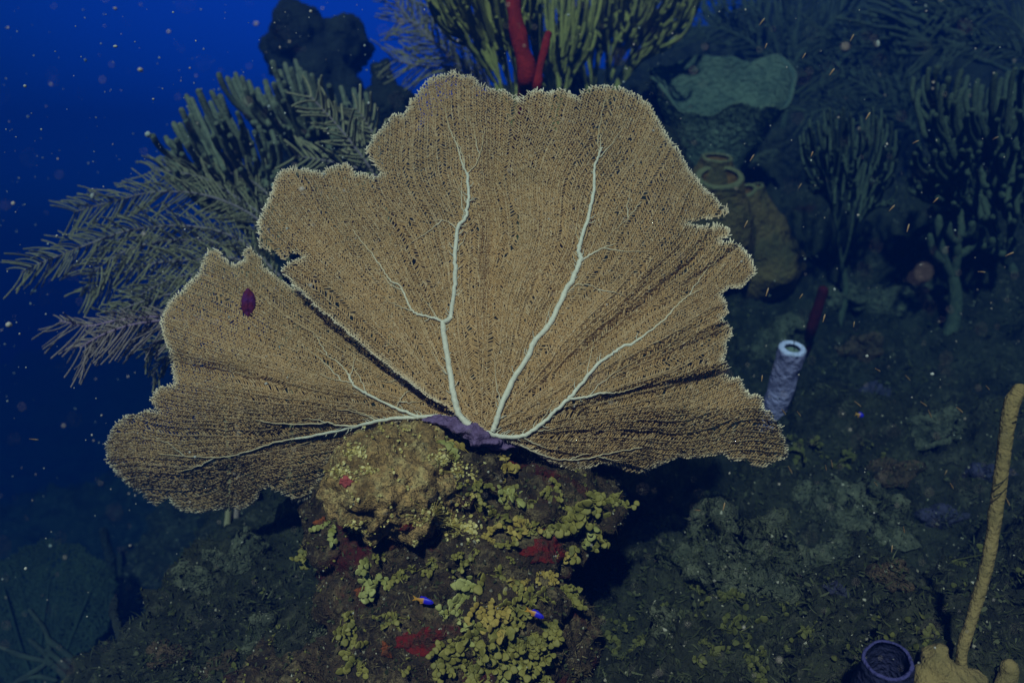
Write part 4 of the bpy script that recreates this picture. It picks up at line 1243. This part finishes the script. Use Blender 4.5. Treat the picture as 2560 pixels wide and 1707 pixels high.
A = [
    (1101, 1105, 'pale green algae with big round leaves just under the purple fan base', 5, (2, 3), 12, 'algae_pale', 26),
    (1145, 1110, 'golden lobed algae cushion right of the pale round leaves', 9, (1, 2), 11, 'algae_gold', 34),
    (1244, 1140, 'yellow green algae sprig on the crest below the fan', 6, (2, 3), 9, 'algae_gold', 34),
    (1264, 1160, 'yellow algae lobes hanging just right of the crest sprig', 5, (2, 3), 9, 'algae_gold', 22),
    (1195, 1128, 'small olive algae tuft between golden cushion and crest sprig', 5, (1, 2), 7, 'algae', 28),
    (1248, 1225, 'upright olive algae finger in the middle of the rock', 4, (3, 4), 8.5, 'algae', 18),
    (1283, 1240, 'round green algae clump beside the olive finger', 7, (2, 3), 10, 'algae_pale', 22),
    (1337, 1255, 'grey green algae patch left of the big right hand clump', 10, (1, 2), 9, 'algae', 46),
    (1395, 1300, 'broad leafed olive algae left part of the big clump', 8, (2, 3), 12, 'algae', 36),
    (1441, 1280, 'largest leafy algae clump on the right shoulder of the rock', 12, (2, 3), 12, 'algae', 44),
    (1455, 1315, 'bright tipped algae leaves under the largest clump', 6, (2, 3), 11, 'algae_pale', 26),
    (1475, 1240, 'olive algae leaves at the upper right shoulder of the rock', 8, (2, 3), 10, 'algae', 34),
    (1515, 1255, 'spray of algae chains sticking out to the right', 8, (3, 5), 8, 'algae', 26, (1.3, -0.3)),
    (1490, 1310, 'long algae chain hanging at the right edge of the rock', 4, (5, 7), 10, 'algae', 14),
    (1310, 1313, 'golden green algae lobes in the middle right of the rock', 9, (2, 3), 9, 'algae_gold', 42),
    (1211, 1345, 'thin tan algae strand dangling at the centre of the rock', 4, (3, 5), 7, 'algae_gold', 16),
    (1290, 1365, 'drooping olive algae strand left of the bright red sponge', 3, (4, 6), 6, 'algae', 12),
    (915, 1395, 'long pale tipped algae lobe hanging under the boulder at left', 3, (4, 6), 9, 'algae_pale', 12, (-0.3, -1)),
    (948, 1440, 'pale green algae bunch right below the long pale lobe', 5, (3, 4), 9, 'algae_pale', 20),
    (945, 1385, 'slim yellow algae stem above the pale bunch', 3, (2, 4), 6, 'algae', 10),
    (832, 1300, 'yellow green knobbly algae lobe at the left edge of the rock', 3, (4, 6), 9, 'algae_pale', 12, (-0.4, -1)),
    (1425, 1370, 'small round algae near the lower right edge', 4, (1, 2), 10, 'algae', 18),
    (1410, 1385, 'tan algae tuft right of the bright red sponge', 5, (1, 2), 8, 'algae_gold', 20),
    (1244, 1440, 'yellow green algae on the upper ledge of the lower outcrop', 12, (1, 3), 11, 'algae', 46),
    (1285, 1450, 'golden algae lobes right of the ledge algae', 8, (1, 2), 11, 'algae_gold', 36),
    (1330, 1480, 'olive algae leaves on the right flank of the lower outcrop', 9, (2, 3), 10, 'algae', 40),
    (1180, 1480, 'pale edged algae on the left flank of the lower outcrop', 9, (2, 3), 11, 'algae_pale', 40, (-0.7, -0.5)),
    (1150, 1600, 'algae strand reaching left from the lower outcrop', 6, (3, 5), 9, 'algae', 22, (-1.2, -0.3)),
    (1195, 1575, 'olive algae leaves below the right fish', 12, (2, 4), 12, 'algae', 46),
    (1265, 1600, 'big fan of green algae chains at the bottom centre', 16, (3, 5), 11, 'algae', 54),
    (1275, 1655, 'pale green algae coins hanging at the bottom centre', 9, (2, 4), 12, 'algae_pale', 34),
    (1325, 1590, 'brown green algae chains right of the bottom fan', 9, (3, 5), 9, 'algae', 34),
    (1360, 1620, 'hanging algae chains at the lower right of the rock', 8, (4, 6), 10, 'algae', 28),
    (1375, 1550, 'small olive algae at the right edge above the hanging chains', 7, (2, 4), 9, 'algae', 34),
    (1185, 1660, 'long olive algae chains at the bottom edge left of centre', 9, (4, 6), 10, 'algae', 34),
    (1345, 1680, 'algae chains cut by the bottom edge of the picture', 8, (3, 5), 11, 'algae', 34),
    (885, 1555, 'dull green leafy algae on the lower left of the rock', 16, (2, 4), 9, 'algae', 60),
    (895, 1640, 'dull green algae bunch below the lower left one', 14, (2, 4), 9, 'algae', 60),
    (757, 1374, 'olive algae tuft on the slope left of the rock', 8, (2, 4), 7, 'algae', 40),
]
for q in A: algae(*q[:8], **({'hang': q[8]} if len(q) > 8 else {}))

SG = 'leafy algae on the reef slope'
for k, (px, py, lab, nch, rp, sprd) in enumerate((
        (1500, 1560, 'green leafy algae on the slope edge across the gap from the rock', 16, 9, 60), (1560, 1640, 'dense green algae at the bottom right of the gap', 18, 10, 60),
        (1745, 1480, 'yellow green algae topmost of the lower right slope patch', 12, 9, 46), (1820, 1500, 'bright leafed algae beside the topmost slope patch', 14, 10, 50),
        (1850, 1580, 'broad yellow green algae in the middle of the lower right patch', 18, 11, 60), (1780, 1640, 'olive algae low in the lower right patch', 16, 10, 56),
        (1900, 1660, 'olive algae at the bottom edge right of the lower patch', 16, 10, 56), (1960, 1500, 'tan green algae right of the lower right patch', 12, 9, 46),
        (2010, 1590, 'sparse green algae left of the blue vase sponge', 12, 9, 50), (2330, 1600, 'dim green algae between the blue vase sponge and the tan rope', 14, 9, 56),
        (2380, 1400, 'dark green algae just left of the tan rope', 12, 8, 50), (2120, 1160, 'faint green algae in the middle of the right slope', 16, 9, 70),
        (2020, 1120, 'dull green algae below the lavender tube sponge', 16, 9, 60), (840, 1690, 'dull olive algae at the bottom left of the rock foot', 14, 9, 56))):
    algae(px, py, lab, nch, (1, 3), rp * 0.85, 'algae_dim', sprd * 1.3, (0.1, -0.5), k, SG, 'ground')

for k, (px, py, lab, nch, rp, sprd, mm) in enumerate((
        (1190, 1215, 'small yellow green algae in the dark hollow right of the boulder', 10, 6.5, 40, 'algae'), (1240, 1290, 'olive algae sprigs below the upright finger', 9, 7, 36, 'algae'),
        (1350, 1320, 'fine olive algae between golden lobes and the big clump', 9, 6.5, 40, 'algae'), (1170, 1390, 'fine dull algae left of the drooping strand', 9, 6, 44, 'algae'),
        (1090, 1400, 'fine olive algae scattered under the hanging beads', 9, 6, 50, 'algae'), (1010, 1430, 'fine dull algae in the shade left of centre', 9, 6, 46, 'algae'),
        (1230, 1520, 'tan olive algae leaves on the face of the lower outcrop', 14, 9, 50, 'algae_gold'), (1290, 1520, 'green algae leaves on the outcrop face beside the right fish', 14, 9, 44, 'algae'),
        (1230, 1630, 'densest green algae leaves low on the outcrop', 16, 10, 50, 'algae'), (1310, 1640, 'green algae leaves at the bottom between the hanging chains', 14, 10, 44, 'algae'),
        (1080, 1660, 'dull algae at the bottom edge left of the long chains', 12, 8, 56, 'algae'), (980, 1540, 'fine olive algae above the dark red sponge', 10, 6.5, 46, 'algae'),
        (1360, 1440, 'fine tan algae under the bright red sponge', 9, 6.5, 40, 'algae_gold'), (1410, 1480, 'small green algae at the right edge of the outcrop', 9, 7.5, 40, 'algae'),
        (1150, 1540, 'green algae leaves left of the outcrop face', 12, 8.5, 40, 'algae_pale'), (1380, 1225, 'fine green algae beneath the right lobe of the fan', 8, 6.5, 36, 'algae'))):
    algae(px, py, lab, nch, (2, 4), rp, mm, sprd, (0.1, -0.9), k + 60)

def beads(px, py, label, n, spread, rpx, ry=0.6):
    """crust of tiny yellow beads pressed to the rock"""
    h = cast(px, py)
    if h is None: return
    p, nn_ = h
    g = np.random.default_rng(int(px * 3 + py))
    d = float(p[1] * cp - p[2] * sp)
    mb = MB()
    for _ in range(n):
        h2 = cast(px + g.normal(0, 0.5) * spread, py + g.normal(0, 0.5) * spread * ry)
        if h2 is None: continue
        c, n2 = h2
        r = px2m(rpx * g.uniform(0.6, 1.3), d)
        mb.tube(np.stack([p - nn_ * 0.0005, (p + c) / 2 - n2 * 0.001, c]), 0.0006, 3, 0.0)
        disc(mb, c + n2 * r * 0.5, n2 + g.normal(0, 0.4, 3), r, g, float(g.random() ** 2))
    if mb.n: tag(mb.build('bead_algae', M['beads'], None, p), label, 'algae', 'crusts of tiny yellow algae beads')
for q in ((893, 1127, 'bright yellow bead algae near the upper left rim of the boulder', 60, 34, 4.5), (853, 1176, 'yellow bead algae at the far left rim of the boulder', 70, 36, 4.5),
          (923, 1173, 'few yellow beads in the middle left of the boulder', 26, 22, 4), (1111, 1142, 'olive bead algae below the golden cushion', 90, 44, 4),
          (1160, 1180, 'yellow bead algae at the upper right of the boulder', 60, 50, 4), (1083, 1288, 'trail of yellow beads along the lower right of the boulder', 60, 60, 4.2),
          (1124, 1310, 'dense yellow bead algae under the right rim of the boulder', 80, 46, 5), (888, 1317, 'yellow bead algae in the shade below the boulder', 50, 30, 4.2),
          (1041, 1357, 'short chain of yellow beads hanging in the dark hollow', 20, 16, 4.5), (1185, 1255, 'yellow bead algae right of the boulder', 50, 46, 4), (1160, 1330, 'tan bead algae between boulder and rock centre', 50, 46, 4.5)):
    beads(*q)

# ------------------------------------------------------------------ turf, leaf litter and rubble
def sample_surface(V, Fc, n, seed, wfn):
    g = np.random.default_rng(seed)
    tri = []
    if isinstance(Fc, np.ndarray): tri = np.vstack([Fc[:, [0, 1, 2]], Fc[:, [0, 2, 3]]])
    else:
        for f in Fc:
            for k in range(1, len(f) - 1): tri.append((f[0], f[k], f[k + 1]))
        tri = np.array(tri)
    a, b, c = V[tri[:, 0]], V[tri[:, 1]], V[tri[:, 2]]
    nrm = np.cross(b - a, c - a)
    ar = np.linalg.norm(nrm, axis=1)
    nrm = nrm / (ar[:, None] + 1e-15)
    w = ar * wfn((a + b + c) / 3, nrm)
    k = g.choice(len(tri), n, p=w / w.sum())
    r1, r2 = np.sqrt(g.random(n)), g.random(n)
    p = (1 - r1)[:, None] * a[k] + (r1 * (1 - r2))[:, None] * b[k] + (r1 * r2)[:, None] * c[k]
    return p, nrm[k]

def visible_w(c, n):
    d = c[:, 1] * cp - c[:, 2] * sp
    u = c[:, 0] / np.maximum(d, .05) * F + 1280
    v = 853.5 - (c[:, 1] * sp + c[:, 2] * cp) / np.maximum(d, .05) * F
    ok = (d > 0.5) & (u > -250) & (u < 2800) & (v > -200) & (v < 1950)
    face = -(n * c).sum(1) / np.linalg.norm(c, axis=1)
    return ok * np.clip(np.abs(face) + 0.25, 0.1, 1) / np.maximum(d, 0.8) ** 2

def rubble(name, V, Fc, n, r, seed, mask=None, mat='rubble'):
    g = np.random.default_rng(seed)
    p, nn_ = sample_surface(V, Fc, n, seed, visible_w)
    if mask is not None:
        k = mask(p); p = p[k]
    n = len(p)
    base = np.array([(1, 0, 0), (-1, 0, 0), (0, 1, 0), (0, -1, 0), (0, 0, 1), (0, 0, -1)], float)
    fc = np.array([(4, 0, 2), (4, 2, 1), (4, 1, 3), (4, 3, 0), (5, 2, 0), (5, 1, 2), (5, 3, 1), (5, 0, 3)])
    s = r * np.minimum(g.lognormal(0, 0.45, (n, 1, 1)), 1.9) * g.uniform(0.5, 1.5, (n, 1, 3))
    Vv = base[None] * s * g.uniform(0.7, 1.3, (n, 6, 1))
    A_ = g.normal(0, 1, (n, 3)); A_ /= np.linalg.norm(A_, axis=1, keepdims=True)
    B_ = np.cross(A_, g.normal(0, 1, (n, 3))); B_ /= np.linalg.norm(B_, axis=1, keepdims=True)
    Rm = np.stack([A_, B_, np.cross(A_, B_)], 1)
    Vv = np.einsum('nij,njk->nik', Vv, Rm) + p[:, None]
    Qv = (np.arange(n)[:, None, None] * 6 + fc[None]).reshape(-1, 3)
    tone = np.repeat(g.random(n) ** 2, 6)
    return tag(mesh(name, Vv.reshape(-1, 3), Qv, M[mat], None, None, False, {'tone': tone}), kind='stuff')
def blades(name, V, Fc, n, L, W, mat, seed, kind='stuff', wfn=visible_w, flat=False, mask=None):
    g = np.random.default_rng(seed)
    p, nn_ = sample_surface(V, Fc, n, seed, wfn)
    nn_ = np.where(((nn_ * p).sum(1) > 0)[:, None], -nn_, nn_)
    if mask is not None:
        k = mask(p); p, nn_ = p[k], nn_[k]
    n = len(p)
    dirv = nn_ + g.normal(0, 0.75, (n, 3)) + np.array([0, 0, 0.15])
    dirv /= np.linalg.norm(dirv, axis=1, keepdims=True)
    side = np.cross(dirv, g.normal(0, 1, (n, 3)))
    side /= np.linalg.norm(side, axis=1, keepdims=True) + 1e-9
    patch = fbm(p, 9, 2, seed)
    l = L * g.uniform(0.4, 1.3, n) * (1 + 0.4 * patch)
    w = W * g.uniform(0.5, 1.3, n)
    bend = g.normal(0, 0.3, (n, 3))
    b0 = p - dirv * (l * 0.15)[:, None]
    m_ = p + dirv * (l * 0.5)[:, None] + bend * (l * 0.2)[:, None]
    t = p + dirv * l[:, None] + bend * (l * 0.6)[:, None]
    ws = (0.4, 1.0, 0.75) if flat else (1.0, 0.8, 0.15)
    V2 = np.stack([b0 - side * (w * ws[0])[:, None], b0 + side * (w * ws[0])[:, None], m_ - side * (w * ws[1])[:, None], m_ + side * (w * ws[1])[:, None],
                   t - side * (w * ws[2])[:, None], t + side * (w * ws[2])[:, None]], 1).reshape(-1, 3)
    o = (np.arange(n) * 6)[:, None, None]
    Q = (o + np.array([[0, 1, 3, 2], [2, 3, 5, 4]])[None]).reshape(-1, 4)
    tone = np.repeat(np.clip(g.random(n) ** 2.2 * 0.9 + 0.35 * patch, 0, 1), 6)
    return tag(mesh(name, V2, Q, mat, None, None, False, {'tone': tone}), None, None, None, kind)

Q_ground = np.stack([idx[:-1, :-1], idx[1:, :-1], idx[1:, 1:], idx[:-1, 1:]], -1).reshape(-1, 4)
blades('turf_algae', rv, rf, 16000, 0.008, 0.0009, M['turf'], 21)
blades('leaf_algae_litter', rv, rf, 3500, 0.006, 0.0025, M['turf_green'], 22, flat=True)
def leaf_stuff(name, V, Fc, n, r, seed, mask, mt_):
    g = np.random.default_rng(seed)
    p, nn_ = sample_surface(V, Fc, n, seed, visible_w)
    nn_ = np.where(((nn_ * p).sum(1) > 0)[:, None], -nn_, nn_)
    k = mask(p); p, nn_ = p[k], nn_[k]
    mb = MB()
    for c, n_ in zip(p, nn_):
        for q in range(int(g.integers(1, 4))):
            o = n_ + g.normal(0, 0.5, 3)
            disc(mb, c + o * r * (0.8 + q * 0.9), np.array([0, -0.8, 0.4]) + g.normal(0, 0.6, 3), r * g.uniform(0.6, 1.3), g, float(np.clip(g.normal(0.2, 0.25), 0, 1)))
    return tag(mb.build(name, M[mt_], None, None), kind='stuff')
leaf_stuff('leafy_algae_crust', rv, rf, 800, 0.0024, 51, lambda p: fbm(p, 13, 3, 6) > 0.12, 'algae')
leaf_stuff('leafy_algae_crust', dv, df, 500, 0.0022, 52, lambda p: fbm(p, 18, 3, 16) > 0.1, 'beads')
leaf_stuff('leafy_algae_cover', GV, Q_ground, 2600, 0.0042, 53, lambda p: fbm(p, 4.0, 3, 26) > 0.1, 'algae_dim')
blades('turf_algae', dv, df, 5000, 0.004, 0.0007, M['turf'], 23)
hV, hF, hn = [], [], 0
for v_, f_ in HEADS:
    hV.append(v_); hF += [tuple(i + hn for i in q) for q in f_]; hn += len(v_)
hV = np.vstack(hV)
blades('coral_head_turf', hV, hF, 9000, 0.010, 0.0014, M['turf_green'], 27)
rubble('coral_head_rubble', hV, hF, 500, 0.0022, 34)
blades('reef_turf', GV, Q_ground, 85000, 0.015, 0.0016, M['turf_green'], 24)
blades('reef_leaves', GV, Q_ground, 40000, 0.009, 0.0030, M['turf_green'], 25, flat=True, mask=lambda p: fbm(p, 3.5, 2, 4) > -0.1)

rubble('shell_rubble', rv, rf, 1100, 0.0016, 31)
rubble('coral_rubble', GV, Q_ground, 3600, 0.0022, 32)
rubble('coral_rubble_heap', GV, Q_ground, 9000, 0.0036, 33, mask=lambda p: fbm(p, 2.6, 2, 14) > 0.05, mat='turf_green')

# ------------------------------------------------------------------ fish
def fish(label, head, tail, d, hgt, group=None):
    """small fish from tail to head (photo pixels): body, tail fin, dorsal and belly fin, eye"""
    h3, t3 = P(head[0], head[1], d), P(tail[0], tail[1], d + 0.004)
    ax = h3 - t3
    L = np.linalg.norm(ax); ax /= L
    upv = np.array([0, 0, 1.0]); 
    upv = upv - ax * (upv @ ax)
    if np.linalg.norm(upv) < 0.2: upv = np.array([1.0, 0, 0]) - ax * ax[0]
    upv /= np.linalg.norm(upv)
    sd = np.cross(ax, upv)
    H = px2m(hgt, d)
    b3 = (h3 + t3) / 2
    t_ = thing('fish', label, 'fish', b3, group)
    xs = np.array([0.18, 0.26, 0.38, 0.52, 0.66, 0.80, 0.90, 0.96, 1.0])
    hs = np.array([0.16, 0.22, 0.34, 0.45, 0.50, 0.46, 0.34, 0.20, 0.03]) * H
    seg_ = 14
    th_ = np.linspace(0, 2 * np.pi, seg_, endpoint=False)
    V = np.vstack([t3 + ax * (x * L) + np.cos(th_)[:, None] * upv * h_ + np.sin(th_)[:, None] * sd * h_ * 0.5 for x, h_ in zip(xs, hs)])
    i = np.arange(len(xs) - 1)[:, None] * seg_ + np.arange(seg_)[None]
    j = np.arange(len(xs) - 1)[:, None] * seg_ + (np.arange(seg_)[None] + 1) % seg_
    body = mesh('body', V, np.stack([i, j, j + seg_, i + seg_], -1).reshape(-1, 4), M['fish_body'], t_, b3, True, {'tone': np.repeat(1 - xs, seg_)})
    def fin(name, pts, parent, mat):
        pts = np.array(pts); n = len(pts); off = sd * 0.0004
        fc = [tuple(range(n)), tuple(range(2 * n - 1, n - 1, -1))] + [(k, k + n, (k + 1) % n + n, (k + 1) % n) for k in range(n)]
        return mesh(name, np.vstack([pts + off, pts - off]), fc, mat, parent, b3, False)
    fin('tail_fin', [t3 + ax * L * 0.20 + upv * H * 0.14, t3 - ax * L * 0.02 + upv * H * 0.42, t3 + ax * L * 0.09, t3 - ax * L * 0.02 - upv * H * 0.42, t3 + ax * L * 0.20 - upv * H * 0.14], t_, M['fish_fin'])
    dm = fin('dorsal_fin', [t3 + ax * L * 0.30 + upv * H * 0.22, t3 + ax * L * 0.36 + upv * H * 0.62, t3 + ax * L * 0.60 + upv * H * 0.66, t3 + ax * L * 0.74 + upv * H * 0.44], t_, M['fish_body'])
    fin('belly_fin', [t3 + ax * L * 0.34 - upv * H * 0.26, t3 + ax * L * 0.38 - upv * H * 0.6, t3 + ax * L * 0.54 - upv * H * 0.42], t_, M['fish_fin'])
    mb = MB()
    for s_ in (1, -1):
        c_ = t3 + ax * L * 0.90 + upv * H * 0.10 + sd * s_ * H * 0.15
        mb.tube(np.stack([c_ - sd * s_ * H * 0.04, c_ + sd * s_ * H * 0.015, c_ + sd * s_ * H * 0.03]), np.array([0.07, 0.07, 0.03]) * H, 8)
    mb.build('eye', M['eye'], t_, b3)
    return t_
fish('blue and orange fish swimming right low in front of the left part of the rock', (1084, 1507), (1032, 1494), 1.24, 17)
fish('blue and orange fish heading down right over the lower algae outcrop', (1360, 1544), (1314, 1522), 1.20, 16)
fish('blue fish with orange tail nosing up over the dim left slope', (426, 1424), (424, 1466), 1.75, 22)
fish('tiny blue fish over the middle of the right slope', (2160, 1040), (2138, 1034), 1.9, 12)

def tiny(px, py, d, L, ang, parent=None):
    a = math.radians(ang)
    c = P(px, py, d)
    e1 = P(px + math.cos(a) * L / 2, py - math.sin(a) * L / 2, d + 0.004)
    e0 = P(px - math.cos(a) * L / 2, py + math.sin(a) * L / 2, d - 0.004)
    mb = MB()
    t = np.array([0, .12, .3, .55, .8, .93, 1.0])
    r = np.array([.10, .05, .09, .13, .12, .08, .01]) * np.linalg.norm(e1 - e0) * 0.6
    mb.tube(e0 + (e1 - e0) * t[:, None], r, 8, np.array([.3, .2, .1, .2, .5, .7, .7]), tip=False)
    return mb, c
spots = [(1880, 395, 62), (2010, 140, 60), (2080, 180, 55), (2130, 95, 60), (1915, 115, 62), (1905, 55, 58), (2170, 290, 60), (2290, 355, 30), (2490, 345, 30), (2340, 500, 45), (2030, 385, 62), (2000, 465, 62), (1865, 560, 60), (1918, 730, 70), (2003, 740, 60),
         (2060, 795, 75), (2135, 810, 75), (2230, 520, 40), (2455, 680, 0), (2525, 635, 20), (2270, 570, 70), (2195, 925, -35), (2270, 945, -55), (2145, 1010, -45), (2400, 1025, -50), (2325, 1035, -60), (1998, 1035, -60), (2080, 1160, -80), (1960, 1030, -55),
         (1976, 1175, -70), (1810, 1265, 80), (2380, 1215, -70), (2520, 1255, -60), (2260, 1325, -80), (2520, 1360, -55), (2470, 970, -50), (1905, 945, 75), (1800, 890, -50), (1905, 1100, 80), (1745, 1275, -10), (2065, 1170, -80), (2365, 1180, 60), (2310, 1010, -45), (2190, 1210, -60), (2230, 1370, 80)]
gt = np.random.default_rng(77)
tiny_proto = None
for k, (px, py, ang) in enumerate(spots):
    L = gt.uniform(13, 23)
    d = float(gt.uniform(1.2, 1.7))
    mb, c = tiny(px, py, d, L, ang + gt.uniform(-8, 8))
    o = mb.build('tiny_fish', M['tiny_fish'], None, c)
    tag(o, 'tiny slender pale orange fish drifting before the dark right reef slope', 'fish', 'tiny slender fish over the right slope')
mb, c = tiny(85, 1098, 1.3, 24, -6)
tag(mb.build('tiny_fish', M['tiny_fish'], None, c), 'tiny orange fish alone in the blue water at far left', 'fish')

# drifting specks in the water (marine snow)
g = np.random.default_rng(99)
base = np.array([(1, 0, 0), (-1, 0, 0), (0, 1, 0), (0, -1, 0), (0, 0, 1), (0, 0, -1)], float)
fc = np.array([(4, 0, 2), (4, 2, 1), (4, 1, 3), (4, 3, 0), (5, 2, 0), (5, 1, 2), (5, 3, 1), (5, 0, 3)])
n = 3400
d = g.uniform(0.28, 3.0, n) ** 1.0
px, py = g.uniform(-100, 2660, n), g.uniform(-100, 1807, n)
keep = (d < 1.15) | ((px < 1000) & (py < 1000)) | (g.random(n) < 0.25)
d, px, py = d[keep], px[keep], py[keep]
r = 0.0007 * g.lognormal(0, 0.45, len(d)) * np.clip(d, 0.4, 2.2)
near = g.random(len(d)) < 0.08
r = np.where(near & (px < 950) & (py < 900), r * 2.2, r)
ns_, na_ = 7, 4
tt = np.linspace(0, 2 * np.pi, ns_, endpoint=False)
pp = np.linspace(0.12, np.pi - 0.12, na_)
ball = np.stack([np.sin(pp)[:, None] * np.cos(tt), np.sin(pp)[:, None] * np.sin(tt), np.cos(pp)[:, None] * np.ones(ns_)], -1).reshape(-1, 3)
ii = np.arange(na_ - 1)[:, None] * ns_ + np.arange(ns_)[None]
jj = np.arange(na_ - 1)[:, None] * ns_ + (np.arange(ns_)[None] + 1) % ns_
bq = np.stack([ii, jj, jj + ns_, ii + ns_], -1).reshape(-1, 4)
Vs = P(px, py, d)[:, None] + ball[None] * r[:, None, None] * g.uniform(0.6, 1.3, (len(d), 1, 3)) * g.uniform(0.85, 1.15, (len(d), len(ball), 1))
Qs = (np.arange(len(d))[:, None, None] * len(ball) + bq[None]).reshape(-1, 4)
tag(mesh('drifting_specks', Vs.reshape(-1, 3), Qs, M['speck'], None, None, True), kind='stuff')
